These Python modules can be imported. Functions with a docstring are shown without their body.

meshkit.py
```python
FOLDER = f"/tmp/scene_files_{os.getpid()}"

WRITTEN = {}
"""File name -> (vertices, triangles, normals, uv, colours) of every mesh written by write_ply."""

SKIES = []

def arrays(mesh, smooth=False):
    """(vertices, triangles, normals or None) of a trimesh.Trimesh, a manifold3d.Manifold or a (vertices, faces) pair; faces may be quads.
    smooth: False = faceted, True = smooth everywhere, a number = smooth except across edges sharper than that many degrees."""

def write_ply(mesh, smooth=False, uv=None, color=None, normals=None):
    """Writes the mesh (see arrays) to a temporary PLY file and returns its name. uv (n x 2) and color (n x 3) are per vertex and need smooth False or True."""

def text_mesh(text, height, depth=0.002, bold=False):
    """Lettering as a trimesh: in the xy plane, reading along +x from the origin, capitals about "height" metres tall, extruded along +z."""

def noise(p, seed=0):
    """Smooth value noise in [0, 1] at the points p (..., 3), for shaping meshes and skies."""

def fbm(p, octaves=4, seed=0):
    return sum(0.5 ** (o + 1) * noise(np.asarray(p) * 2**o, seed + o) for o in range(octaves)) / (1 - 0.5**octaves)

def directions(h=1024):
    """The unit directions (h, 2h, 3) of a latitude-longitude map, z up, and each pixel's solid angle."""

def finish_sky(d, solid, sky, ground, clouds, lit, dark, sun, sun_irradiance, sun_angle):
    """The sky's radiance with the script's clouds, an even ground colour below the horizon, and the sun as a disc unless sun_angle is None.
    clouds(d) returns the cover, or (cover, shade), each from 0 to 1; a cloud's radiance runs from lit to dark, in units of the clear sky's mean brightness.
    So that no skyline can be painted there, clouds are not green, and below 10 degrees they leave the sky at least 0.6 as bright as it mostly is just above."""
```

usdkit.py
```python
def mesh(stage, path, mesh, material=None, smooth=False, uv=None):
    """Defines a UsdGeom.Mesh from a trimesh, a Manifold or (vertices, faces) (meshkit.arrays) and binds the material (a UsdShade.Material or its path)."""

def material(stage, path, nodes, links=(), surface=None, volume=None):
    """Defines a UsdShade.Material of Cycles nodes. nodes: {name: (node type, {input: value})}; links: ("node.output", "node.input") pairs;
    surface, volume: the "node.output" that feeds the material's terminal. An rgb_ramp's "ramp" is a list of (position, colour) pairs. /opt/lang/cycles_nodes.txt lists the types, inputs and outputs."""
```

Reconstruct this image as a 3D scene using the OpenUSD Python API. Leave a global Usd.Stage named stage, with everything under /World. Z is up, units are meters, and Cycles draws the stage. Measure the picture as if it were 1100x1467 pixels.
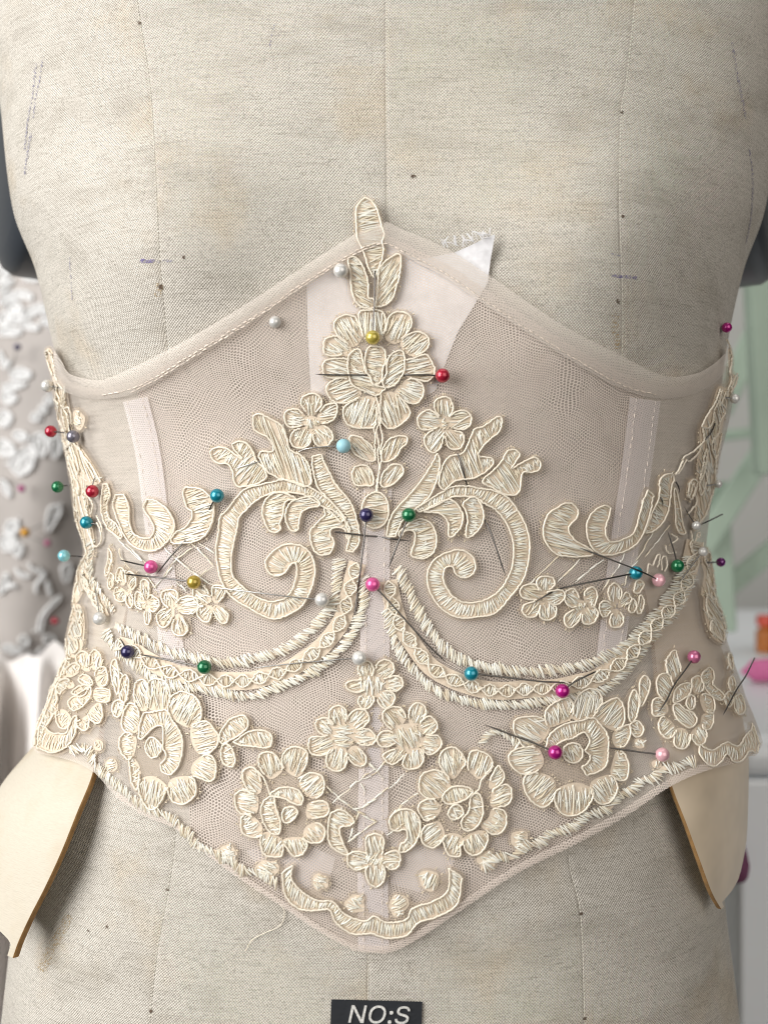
import math, numpy as np, trimesh, usdkit, meshkit
from scipy.ndimage import map_coordinates
from scipy.spatial import Delaunay
from shapely.geometry import Polygon, LineString
from shapely import contains_xy, union_all
from pxr import Usd, UsdGeom, UsdLux, Gf, Sdf, UsdShade, Vt

stage = Usd.Stage.CreateInMemory()
UsdGeom.Xform.Define(stage, '/World')
UsdGeom.Scope.Define(stage, '/World/Looks')
RNG = np.random.default_rng(7)

# ------------------------------------------------------------------ camera, light, exposure
D, FPX = 0.40, 1600.0                       # metres to the front of the bodice; focal length in photo pixels (1100 wide)
cam = UsdGeom.Camera.Define(stage, '/World/camera')
cam.AddTransformOp().Set(Gf.Matrix4d(1, 0, 0, 0, 0, 0, 1, 0, 0, -1, 0, 0, 0, -D, 0, 1))
cam.CreateFocalLengthAttr(35.0)
cam.CreateHorizontalApertureAttr(35.0 * 1100 / FPX)
cam.CreateVerticalApertureAttr(35.0 * 1467 / FPX)
cam.CreateClippingRangeAttr(Gf.Vec2f(0.02, 50))
cam.CreateFStopAttr(6.0)
cam.CreateFocusDistanceAttr(0.422)
cam.CreateExposureAttr(0.08)

def rect_light(name, pos, target, w, h, power, color):
    L = UsdLux.RectLight.Define(stage, '/World/' + name)
    p, t = np.array(pos, float), np.array(target, float)
    back = (p - t) / np.linalg.norm(p - t)
    right = np.cross([0, 0, 1.0], back); right /= np.linalg.norm(right)
    up = np.cross(back, right)
    L.AddTransformOp().Set(Gf.Matrix4d(*right, 0, *up, 0, *back, 0, *p, 1))
    L.CreateWidthAttr(w); L.CreateHeightAttr(h); L.CreateColorAttr(Gf.Vec3f(*color))
    L.CreateIntensityAttr(power)

rect_light('window_light', (-1.25, -0.85, 0.45), (0, 0.05, 0), 1.2, 1.5, 8.2, (1.0, 0.99, 0.975))
rect_light('room_light', (0.85, -1.6, 0.4), (0, 0.05, -0.05), 1.6, 1.5, 2.3, (1.0, 0.95, 0.89))
rect_light('ceiling_light', (0.1, 0.35, 1.7), (0.1, 0.3, 0), 1.6, 1.6, 1.5, (1.0, 0.98, 0.95))

# ------------------------------------------------------------------ naming and tagging
used = set()
def fresh(parent, name):
    base, k, path = f'{parent}/{name}', 0, f'{parent}/{name}'
    while path in used:
        k += 1; path = f'{base}_{k:03d}'
    used.add(path)
    return path
def tag(prim, label=None, cat=None, group=None, kind=None):
    for k, v in (('label', label), ('category', cat), ('group', group), ('kind', kind)):
        if v: prim.SetCustomDataByKey(k, v)
    return prim
def thing(name, label, cat, group=None, at=None):
    x = UsdGeom.Xform.Define(stage, fresh('/World', name))
    return tag(x.GetPrim(), label, cat, group)
def obj(name, mesh, mat, parent=None, smooth=35, uv=None):
    path = fresh(str(parent.GetPath()) if parent else '/World', name)
    if name in ('satin_stitches', 'zigzag_edge', 'lattice_thread') and uv is None:   # one tone per strand of 5 x 4 points
        n = len(mesh[0]); uv = np.stack([np.repeat(RNG.random(n // 20 + 1), 20)[:n], np.zeros(n)], 1)
    return usdkit.mesh(stage, path, mesh, mat, smooth=smooth, uv=uv).GetPrim()
def cat_meshes(ms):
    vs, fs, n = [], [], 0
    for v, f in ms:
        vs.append(v); fs.append(np.asarray(f) + n); n += len(v)
    return np.vstack(vs), np.vstack(fs)

# ------------------------------------------------------------------ materials
def M(name, nodes, links=(), surface='p.BSDF'):
    return usdkit.material(stage, '/World/Looks/' + name, nodes, links, surface=surface)
def plain(name, color, rough=0.5, metallic=0.0, bump=None, vary=0.0, vscale=60, **kw):
    nodes = {'p': ('principled_bsdf', dict(base_color=color, roughness=rough, metallic=metallic, **kw)), 'tc': ('texture_coordinate', {})}
    links = []
    if vary:
        c = np.array(color)
        nodes['n'] = ('noise_texture', {'scale': vscale, 'detail': 3.0})
        nodes['r'] = ('rgb_ramp', {'ramp': [(0.3, tuple(c * (1 - vary))), (0.7, tuple(np.minimum(c * (1 + vary), 0.95)))]})
        links += [('tc.object', 'n.vector'), ('n.fac', 'r.fac'), ('r.color', 'p.base_color')]
    if bump:
        nodes['bn'] = ('noise_texture', {'scale': bump[0], 'detail': 3.0})
        nodes['b'] = ('bump', {'strength': bump[1], 'distance': bump[2]})
        links += [('tc.object', 'bn.vector'), ('bn.fac', 'b.height'), ('b.normal', 'p.normal')]
    return M(name, nodes, links)

class Graph:
    """a small builder for node arithmetic"""
    def __init__(s): s.n, s.l, s.k = {}, [], 0
    def node(s, kind, **inp):
        s.k += 1; name = f'n{s.k}'; vals = {}
        for k, v in inp.items():
            if isinstance(v, str) and '.' in v: s.l.append((v, f'{name}.{k}'))
            else: vals[k] = v
        s.n[name] = (kind, vals)
        return name
    def m(s, op, a, b=0.0, c=0.0, clamp=False):
        return s.node('math', math_type=op, value1=a, value2=b, value3=c, use_clamp=clamp) + '.value'
    def ramp(s, fac, stops): return s.node('rgb_ramp', fac=fac, ramp=stops) + '.color'
    def smooth(s, v, lo, hi): return s.node('map_range', range_type='smoothstep', value=v, from_min=lo, from_max=hi, to_min=0.0, to_max=1.0, clamp=True) + '.result'
    def noise(s, vec, scale, detail=2.0, rough=0.5): return s.node('noise_texture', vector=vec, scale=scale, detail=detail, roughness=rough) + '.fac'
    def mapped(s, vec, sc): return s.node('mapping', vector=vec, scale=sc) + '.vector'
    def mix(s, kind, fac, a, b): return s.node('mix_color', blend_type=kind, fac=fac, a=a, b=b) + '.result'
    def build(s, name, surface): return M(name, s.n, s.l, surface)

def linen():
    g = Graph()
    uv = g.node('uvmap', attribute='st') + '.UV'
    wob = g.node('noise_texture', vector=uv, scale=0.07, detail=2.0) + '.color'
    wv = g.node('vector_math', vector_math_type='x') if False else None
    vm = g.node('vector_math', math_type='scale', vector1=wob, scale=1.6) + '.vector'
    uv2 = g.node('vector_math', math_type='add', vector1=uv, vector2=vm) + '.vector'
    sep = g.node('separate_xyz', vector=uv2)
    k = 2 * math.pi / 1.12
    grain = g.noise(uv2, 1.5, 3.0, 0.7)
    su, sv = g.m('sine', g.m('multiply', sep + '.x', k)), g.m('sine', g.m('multiply', sep + '.y', k))
    weave = g.m('multiply_add', g.m('multiply', su, sv), 0.5, 0.5)
    th_h = g.noise(g.mapped(uv2, (0.10, 2.4, 1)), 1.0, 3.0, 0.6)
    th_v = g.noise(g.mapped(uv2, (2.4, 0.10, 1)), 1.0, 3.0, 0.6)
    col = g.ramp(weave, [(0.0, (0.30, 0.27, 0.22)), (0.5, (0.66, 0.617, 0.552)), (1.0, (0.87, 0.825, 0.755))])
    tone = g.ramp(th_h, [(0.25, (0.66, 0.65, 0.63)), (0.42, (0.95, 0.95, 0.94)), (0.62, (1, 1, 1)), (0.8, (0.9, 0.9, 0.89))])
    col = g.mix('multiply', 1.0, col, g.ramp(grain, [(0.32, (0.55, 0.54, 0.52)), (0.5, (1, 1, 1)), (0.75, (1.05, 1.05, 1.05))]))
    col = g.mix('multiply', 0.6, col, tone)
    tone2 = g.ramp(th_v, [(0.25, (0.75, 0.74, 0.72)), (0.45, (1, 1, 1)), (0.8, (0.93, 0.93, 0.92))])
    col = g.mix('multiply', 0.6, col, tone2)
    mott = g.ramp(g.noise(g.mapped(uv, (0.5, 1, 1)), 0.055, 5.0, 0.65), [(0.3, (0.80, 0.79, 0.77)), (0.5, (1, 1, 1)), (0.7, (1.04, 1.04, 1.04))])
    col = g.mix('multiply', 0.9, col, mott)
    stre = g.ramp(g.noise(g.mapped(uv2, (0.035, 0.9, 1)), 1.0, 3.0, 0.6), [(0.3, (0.72, 0.71, 0.69)), (0.5, (1, 1, 1))])
    col = g.mix('multiply', 0.38, col, stre)
    # dark slubs
    sl = g.noise(g.mapped(uv2, (0.16, 1.9, 1)), 0.8, 2.0, 0.5)
    slub = g.smooth(sl, 0.64, 0.72)
    col = g.mix('mix', g.m('multiply', slub, 0.45), col, (0.27, 0.245, 0.20))
    fl = g.noise(g.mapped(uv, (0.6, 0.9, 1)), 1.0, 2.0)
    col = g.mix('mix', g.m('multiply', g.smooth(fl, 0.71, 0.78), 0.6), col, (0.23, 0.18, 0.13))
    # soft yellowish handling stains
    st = g.smooth(g.noise(uv, 0.022, 4.0, 0.6), 0.52, 0.72)
    col = g.mix('multiply', g.m('multiply', st, 0.42), col, (0.98, 0.86, 0.70))
    st2 = g.smooth(g.noise(g.mapped(uv, (1, 1, 1)), 0.05, 3.0, 0.6), 0.60, 0.75)
    col = g.mix('multiply', g.m('multiply', st2, 0.35), col, (0.86, 0.84, 0.86))
    h = g.m('add', weave, g.m('multiply', th_h, 0.8))
    b = g.node('bump', height=h, strength=0.8, distance=0.0004) + '.normal'
    p = g.node('principled_bsdf', base_color=col, roughness=0.85, specular_ior_level=0.25, normal=b)
    return g.build('linen_canvas', p + '.BSDF')
LINEN = linen()

def tulle(name, pitch, color, lo, hi, base=0.0, rot=0.0, warp=1.2, fine=None, top=1.0):
    g = Graph()
    uv = g.node('uvmap', attribute='st') + '.UV'
    wob = g.node('noise_texture', vector=uv, scale=0.035, detail=2.0) + '.color'
    vm = g.node('vector_math', math_type='scale', vector1=wob, scale=float(warp * 6)) + '.vector'
    uv2 = g.node('vector_math', math_type='add', vector1=uv, vector2=vm) + '.vector'
    k = 2 * math.pi / (pitch * 0.866)
    tot = None
    for a in (0, 60, 120):
        t = math.radians(a + rot)
        d = g.node('vector_math', math_type='dot_product', vector1=uv2, vector2=(k * math.cos(t), k * math.sin(t), 0)) + '.value'
        c = g.m('cosine', d)
        tot = c if tot is None else g.m('add', tot, c)
    thread = g.m('subtract', 1.0, g.smooth(tot, lo, hi))          # 1 on the threads, 0 in the holes
    cover = g.m('multiply_add', thread, top - base, base)
    if fine:
        rib = g.noise(g.mapped(uv, (0.05, fine, 1)), 1.0, 2.0)
        cover = g.m('add', cover, g.m('multiply', g.m('subtract', rib, 0.5), 0.5), clamp=True)
    dif = g.node('principled_bsdf', base_color=color, roughness=0.6, sheen_weight=0.25, specular_ior_level=0.3) + '.BSDF'
    trl = g.node('translucent_bsdf', color=color) + '.BSDF'
    mx = g.node('mix_closure', fac=0.15, closure1=dif, closure2=trl) + '.closure'
    tr = g.node('transparent_bsdf', color=(1, 1, 1)) + '.BSDF'
    out = g.node('mix_closure', fac=cover, closure1=tr, closure2=mx) + '.closure'
    return g.build(name, out)
TULLE = tulle('blush_tulle', 1.00, (0.815, 0.715, 0.635), -0.85, 0.05, base=0.02, rot=8, warp=1.8, top=0.88)
LINING = tulle('lining_tulle', 0.98, (0.54, 0.465, 0.42), -0.95, 0.0, base=0.02, rot=12, warp=1.3, top=0.75)
ORGANZA = tulle('side_powernet', 0.62, (0.75, 0.675, 0.60), -1.2, 0.6, base=0.25, rot=2, fine=1.1, top=0.75)
BINDING = tulle('binding_tulle', 0.80, (0.75, 0.68, 0.61), -1.0, 0.3, base=0.16, rot=15, top=0.85)
CHANNEL = tulle('boning_tulle', 0.90, (0.86, 0.79, 0.77), -1.0, 0.35, base=0.22, rot=-12, top=0.80)
SCRAP = plain('white_organza', (0.74, 0.73, 0.74), 0.95, specular_ior_level=0.1, bump=(160, 0.5, 0.0015), vary=0.06, vscale=500)

def satin(name, color, rough, vary=False):
    g = Graph()
    tc = g.node('texture_coordinate')
    n = g.noise(tc + '.object', 420.0, 2.0)
    c = np.array(color)
    col = g.ramp(n, [(0.3, tuple(c * 0.90)), (0.7, tuple(np.minimum(c * 1.04, 0.97)))])
    if vary:                                            # every strand has its own tone
        isl = g.node('separate_xyz', vector=g.node('uvmap', attribute='st') + '.UV') + '.x'
        col = g.mix('multiply', 1.0, col, g.ramp(isl, [(0.0, (0.78, 0.68, 0.55)), (0.3, (0.94, 0.88, 0.78)), (0.5, (1, 1, 1))]))
    p = g.node('principled_bsdf', base_color=col, roughness=rough, sheen_weight=0.2, specular_ior_level=0.85, subsurface_weight=0.0) + '.BSDF'
    t = g.node('translucent_bsdf', color=color) + '.BSDF'
    return g.build(name, g.node('mix_closure', fac=0.15, closure1=p, closure2=t) + '.closure')
STITCH = satin('satin_thread', (0.97, 0.93, 0.835), 0.20, True)
CORD = satin('cream_cord', (0.94, 0.855, 0.71), 0.32)
def ground(name, color, cover):
    g = Graph()
    tc = g.node('texture_coordinate')
    n = g.noise(tc + '.object', 900.0, 2.0)
    fac = g.m('multiply_add', n, 0.5, cover - 0.25, clamp=True)
    d = g.node('principled_bsdf', base_color=color, roughness=0.7) + '.BSDF'
    t = g.node('transparent_bsdf') + '.BSDF'
    return g.build(name, g.node('mix_closure', fac=fac, closure1=t, closure2=d) + '.closure')
LACENET = tulle('lace_net', 0.80, (0.66, 0.55, 0.43), -1.0, 0.4, base=0.12, rot=20, warp=1.0, top=0.62)
GROUND = ground('lace_ground', (0.78, 0.655, 0.51), 0.80)
WSTITCH = satin('white_thread', (0.95, 0.95, 0.94), 0.4)
WGROUND = ground('white_lace_ground', (0.88, 0.88, 0.87), 0.70)
BRIGHT = plain('bright_pin_steel', (0.55, 0.54, 0.52), 0.3, 1.0)
STEEL = plain('pin_steel', (0.16, 0.15, 0.14), 0.34, 1.0)
def pearl(name, color, metal=0.35):
    return plain('pearl_' + name, color, 0.30, metal, bump=(700, 0.12, 0.0004), vary=0.14, vscale=330, coat_weight=0.7, coat_roughness=0.10)
PEARL = {'white': pearl('white', (0.66, 0.65, 0.62), 0.25), 'gold': pearl('gold', (0.50, 0.36, 0.06), 0.5), 'olive': pearl('olive', (0.52, 0.42, 0.08), 0.4), 'red': pearl('red', (0.42, 0.015, 0.04), 0.4),
         'pale_blue': plain('matte_pale_blue', (0.30, 0.55, 0.62), 0.5), 'teal': pearl('teal', (0.01, 0.25, 0.33), 0.4), 'navy': pearl('navy', (0.035, 0.028, 0.10), 0.4), 'green': pearl('green', (0.01, 0.16, 0.06), 0.4),
         'pink': pearl('pink', (0.72, 0.10, 0.32), 0.3), 'grey': pearl('grey', (0.20, 0.19, 0.23), 0.5), 'light_blue': pearl('light_blue', (0.22, 0.55, 0.62), 0.3), 'orange': pearl('orange', (0.65, 0.32, 0.03), 0.4),
         'magenta': pearl('magenta', (0.42, 0.01, 0.20), 0.4), 'purple': pearl('purple', (0.16, 0.015, 0.17), 0.4), 'pale_pink': pearl('pale_pink', (0.75, 0.42, 0.46), 0.2), 'rose': pearl('rose', (0.50, 0.14, 0.26), 0.4)}

# ------------------------------------------------------------------ the shapes of body, bodice and pads, as implicit surfaces
YC = 0.11
def table(rows):                                     # (height in photo pixels at the outline, left, right half width) -> metres
    r = np.array(rows, float)
    z = -(r[:, 0] - 733.5) * 3.04e-4
    o = np.argsort(z)
    return z[o], r[o, 1] * 3.11e-4, r[o, 2] * 3.11e-4
BODY = table([(-420, 300, 300), (-300, 430, 430), (-200, 520, 520), (-100, 560, 565), (0, 572, 575), (130, 550, 567), (300, 528, 542), (390, 494, 510), (500, 468, 486), (560, 452, 478), (620, 436, 468), (700, 424, 452), (800, 410, 438),
              (900, 424, 446), (1000, 452, 458), (1100, 484, 467), (1200, 510, 475), (1300, 524, 484), (1390, 535, 496), (1467, 544, 506), (1600, 560, 520), (1800, 570, 540)])
BOD = table([(380, 494, 512), (480, 478, 494), (510, 474, 492), (560, 466, 495), (620, 448, 485), (700, 438, 466), (800, 423, 456), (850, 427, 466), (900, 441, 480), (950, 455, 496), (1000, 473, 512), (1050, 491, 530), (1075, 499, 535), (1120, 506, 540), (1200, 512, 545), (1400, 520, 545)])
PAD = table([(800, 408, 430), (850, 418, 452), (900, 434, 470), (1000, 464, 500), (1060, 490, 511), (1085, 510, 513), (1130, 545, 512), (1180, 565, 510), (1250, 578, 497), (1300, 584, 487), (1400, 588, 480)])
FRONT_Z = np.array([-0.36, -0.24, -0.19, -0.13, -0.08, -0.03, 0.02, 0.06, 0.10, 0.15, 0.20, 0.26, 0.34])
FRONT_Y = np.array([0.012, 0.004, 0.000, -0.002, 0.001, 0.006, 0.007, 0.004, 0.004, 0.008, 0.015, 0.030, 0.075])
from scipy.interpolate import PchipInterpolator
FRONT = PchipInterpolator(FRONT_Z, FRONT_Y)
def sstep(v, a, b):
    t = np.clip((v - a) / (b - a), 0, 1)
    return t * t * (3 - 2 * t)
INTERP = {id(t): (PchipInterpolator(t[0], t[1]), PchipInterpolator(t[0], t[2])) for t in (BODY, BOD, PAD)}
def G(which, x, y, z):
    t = {'body': BODY, 'bodice': BOD, 'pad': PAD}[which]
    zc = np.clip(z, t[0][0], t[0][-1])
    L, R = INTERP[id(t)]
    k = sstep(x, -0.03, 0.03)
    a = L(zc) * (1 - k) + R(zc) * k
    b = YC - FRONT(np.clip(z, -0.36, 0.34))
    bust = 0.020 * sum(np.exp(-(((x - s * 0.088) / 0.045) ** 2 + ((z - 0.098) / 0.040) ** 2)) for s in (-1, 1))
    b = b + bust
    side = sstep(np.abs(x), 0.085, 0.125) * sstep(-z, 0.055, 0.10)
    if which == 'bodice':
        b = b + 0.0028 + 0.012 * side; a = a + 0.001
    if which == 'pad':
        b = b + 0.010 * side
    b = np.where(y > YC, 0.095, b)
    return np.power(np.abs(x) / a, 2.25) + np.power(np.abs(y - YC) / b, 2.25) - 1

STEP = 4
GX, GY = np.arange(-60, 1164, STEP), np.arange(-60, 1532, STEP)
def lut(which):
    px, py = np.meshgrid(GX, GY)
    dx, dz = (px - 550) / FPX, -(py - 733.5) / FPX
    S = np.linspace(0.36, 0.56, 51)
    best, bs, hit, hs, prev = np.full(px.shape, 1e9), np.full(px.shape, 0.5), np.zeros(px.shape, bool), np.full(px.shape, 0.5), None
    for s in S:
        v = G(which, dx * s, s - D, dz * s)
        better = v < best
        best = np.where(better, v, best); bs = np.where(better, s, bs)
        new = (v < 0) & ~hit
        hs = np.where(new, s, hs); hit |= new
    lo, hi = hs - (S[1] - S[0]), hs.copy()
    for _ in range(14):
        mid = (lo + hi) / 2
        inside = G(which, dx * mid, mid - D, dz * mid) < 0
        hi = np.where(inside, mid, hi); lo = np.where(inside, lo, mid)
    return np.where(hit, hi, bs)
LUT = {w: lut(w) for w in ('body', 'bodice', 'pad')}
def normals(which, p):
    h = 2e-4
    x, y, z = p[:, 0], p[:, 1], p[:, 2]
    n = np.stack([G(which, x + h, y, z) - G(which, x - h, y, z), G(which, x, y + h, z) - G(which, x, y - h, z), G(which, x, y, z + h) - G(which, x, y, z - h)], 1)
    return n / np.maximum(np.linalg.norm(n, axis=1, keepdims=True), 1e-12)
def onto(which, px, e=0.0):
    """points of a surface seen at photo pixels, raised by e metres along the surface normal; returns points, normals"""
    px = np.atleast_2d(np.asarray(px, float))
    s = map_coordinates(LUT[which], [(px[:, 1] - GY[0]) / STEP, (px[:, 0] - GX[0]) / STEP], order=1, mode='nearest')
    p = np.stack([(px[:, 0] - 550) / FPX * s, s - D, -(px[:, 1] - 733.5) / FPX * s], 1)
    n = normals(which, p)
    return p + n * np.broadcast_to(np.asarray(e, float).reshape(-1, 1), (len(p), 1)), n
def at_depth(px, s):
    px = np.atleast_2d(np.asarray(px, float))
    return np.stack([(px[:, 0] - 550) / FPX * s, np.full(len(px), s - D) if np.ndim(s) == 0 else s - D, -(px[:, 1] - 733.5) / FPX * s], 1)
def radial(which, th, z):
    """surface points at angle th (0 = front, + = right) and height z"""
    th, z = np.broadcast_arrays(np.asarray(th, float), np.asarray(z, float))
    lo, hi = np.full(th.shape, 0.01), np.full(th.shape, 0.30)
    sx, sy = np.sin(th), -np.cos(th)
    for _ in range(30):
        r = (lo + hi) / 2
        ins = G(which, r * sx, YC + r * sy, z) < 0
        lo = np.where(ins, r, lo); hi = np.where(ins, hi, r)
    return np.stack([lo * sx, YC + lo * sy, z], -1)
def angle_of(p): return np.arctan2(p[:, 0], YC - p[:, 1])

def grid_faces(nr, nc):
    i = np.arange(nr - 1)[:, None] * nc + np.arange(nc - 1)[None]
    return np.stack([i, i + 1, i + nc + 1, i + nc], -1).reshape(-1, 4)
def tri(q): q = np.asarray(q); return np.vstack([q[:, [0, 1, 2]], q[:, [0, 2, 3]]])

# ------------------------------------------------------------------ threads, cords, curves
def P(s): return np.array([[float(c) for c in w.split(',')] for w in s.split()])
REG = dict(A=(430, 270, 4.4), B=(430, 480, 4.4), C=(300, 560, 4.4), E=(550, 560, 4.4), G=(150, 690, 4.4), H=(740, 690, 4.4), J=(60, 680, 6.875), K=(60, 490, 7.333), I=(60, 820, 6.875), L=(150, 960, 4.4), M=(320, 1050, 5), N=(520, 1050, 5),
           O=(320, 920, 5), V=(520, 920, 5), Q=(680, 960, 4.4), S=(880, 900, 5), T=(40, 900, 5.5), U=(300, 1180, 2.2), W=(900, 480, 6.11), X=(900, 660, 6.11), Y=(860, 820, 5), Z=(0, 0, 1), a=(0, 340, 6.67), b=(0, 540, 6.67), c=(0, 720, 5.64))
def R(r, s):
    x0, y0, k = REG[r]
    p = P(s) if isinstance(s, str) else np.asarray(s, float)
    return p / k + [x0, y0]
def spline(pts, closed=False, step=2.0, n=None):
    """Catmull-Rom through the points, resampled evenly about every `step` pixels"""
    p = np.asarray(pts, float)
    q = np.vstack([p[-1], p, p[0], p[1]]) if closed else np.vstack([2 * p[0] - p[1], p, 2 * p[-1] - p[-2]])
    t = np.linspace(0, 1, 9)[:-1][:, None]
    out = []
    for i in range(len(q) - 3):
        a, b, c, d = q[i:i + 4]
        out.append(0.5 * (2 * b + (c - a) * t + (2 * a - 5 * b + 4 * c - d) * t ** 2 + (3 * b - a - 3 * c + d) * t ** 3))
    out = np.vstack(out + [p[:1] if closed else p[-1:]])
    L = np.r_[0, np.cumsum(np.linalg.norm(np.diff(out, axis=0), axis=1))]
    m = n or max(4, int(L[-1] / step) + 1)
    s = np.linspace(0, L[-1], m)
    return np.stack([np.interp(s, L, out[:, k]) for k in range(out.shape[1])], 1)
def tubes(pts, nrm, rad, sides=5, closed=False, cap=True):
    """pts (M, K, 3): M tubes of K points each -> one mesh"""
    Mn, K, _ = pts.shape
    if closed: tan = np.roll(pts, -1, 1) - np.roll(pts, 1, 1)
    else: tan = np.gradient(pts, axis=1)
    tan /= np.maximum(np.linalg.norm(tan, axis=2, keepdims=True), 1e-12)
    bn = np.cross(tan, nrm); bn /= np.maximum(np.linalg.norm(bn, axis=2, keepdims=True), 1e-12)
    nn = np.cross(bn, tan)
    ph = np.arange(sides) / sides * 2 * np.pi
    rad = np.broadcast_to(np.asarray(rad, float), (Mn, K))
    ring = pts[:, :, None] + rad[:, :, None, None] * (np.cos(ph)[:, None] * nn[:, :, None] + np.sin(ph)[:, None] * bn[:, :, None])
    V = ring.reshape(-1, 3)
    kk = K if closed else K - 1
    i, j, m = np.meshgrid(np.arange(kk), np.arange(sides), np.arange(Mn), indexing='ij')
    b0, b1 = (m * K + i) * sides, (m * K + (i + 1) % K) * sides
    q = np.stack([b0 + j, b1 + j, b1 + (j + 1) % sides, b0 + (j + 1) % sides], -1).reshape(-1, 4)
    return V, tri(q)
def lift(surf, px, e):
    """px (M, K, 2), e (M, K) -> points and normals (M, K, 3)"""
    sh = px.shape[:2]
    p, n = surf(px.reshape(-1, 2), np.broadcast_to(e, sh).reshape(-1))
    return p.reshape(*sh, 3), n.reshape(*sh, 3)
bodice_surf = lambda px, e: onto('bodice', px, e)
body_surf = lambda px, e: onto('body', px, e)
def cord_mesh(px, surf=bodice_surf, e=0.0012, r=0.00040, closed=False, wob=0.35, sides=6):
    px = px + RNG.normal(0, wob, px.shape)
    if closed: px = px[:-1]
    ee = e + np.convolve(RNG.normal(0, 0.00012, len(px) + 4), np.ones(5) / 5, 'valid')
    p, n = lift(surf, px[None], ee[None])
    return tubes(p, n, r * (1 + RNG.normal(0, 0.07, (1, len(px)))), sides, closed)
def thread_mesh(a, b, surf=bodice_surf, e0=0.0006, arch=0.0006, r=0.00024, k=5):
    """a, b (M, 2) pixel ends -> arched threads"""
    t = np.linspace(0, 1, k)[None, :, None]
    px = a[:, None] * (1 - t) + b[:, None] * t
    m = len(a)
    ln = np.linalg.norm(b - a, axis=1)[:, None]
    bow = RNG.normal(0, 0.5, (m, 1, 2)) * np.sin(np.pi * t) 
    hgt = arch * np.clip(ln / 22, 0.4, 1.2) * RNG.uniform(0.55, 1.25, (m, 1))
    e = e0 + hgt * np.sin(np.pi * t[..., 0]) + RNG.uniform(0, 0.0002, (m, 1))
    p, n = lift(surf, px + bow, e)
    rr = r * RNG.uniform(0.55, 1.7, (m, 1)) * (0.8 + 0.2 * np.sin(np.pi * t[..., 0]))
    return tubes(p, n, rr, 4)
def scan(poly, ang, sp, end_jit=1.0, inner=None):
    """stitch ends across a polygon (pixels) along angle ang"""
    c, s = math.cos(ang), math.sin(ang)
    rot = np.array([[c, s], [-s, c]])
    q = poly @ rot.T
    A, B = [], []
    y = q[:, 1].min() + 0.8
    nx = np.roll(q, -1, 0)
    while y < q[:, 1].max() - 0.6:
        cr = (q[:, 1] > y) != (nx[:, 1] > y)
        xs = np.sort(q[cr, 0] + (y - q[cr, 1]) / (nx[cr, 1] - q[cr, 1]) * (nx[cr, 0] - q[cr, 0]))
        for i in range(0, len(xs) - 1, 2):
            w = xs[i + 1] - xs[i]
            if w > 2.2:
                t = RNG.normal(0, sp * 0.8)
                ins = min(2.4, w * 0.18); u, v = (RNG.uniform(0, 0.35, 2) * (RNG.random(2) < 0.45))
                A.append((xs[i] + ins + RNG.uniform(-0.4, 1) * end_jit + u * w * 0.7, y - t)); B.append((xs[i + 1] - ins - RNG.uniform(-0.4, 1) * end_jit - v * w * 0.7, y + t))
                if w > 12 and RNG.random() < 0.7:                  # a shorter thread on top
                    u, v = RNG.uniform(0, 0.5), RNG.uniform(0.5, 1)
                    A.append((xs[i] + w * u, y + RNG.normal(0, 2))); B.append((xs[i] + w * v, y + RNG.normal(0, 2)))
        y += sp * RNG.uniform(0.7, 1.3)
    if not A: return np.zeros((0, 2)), np.zeros((0, 2))
    return np.array(A) @ rot, np.array(B) @ rot
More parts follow.
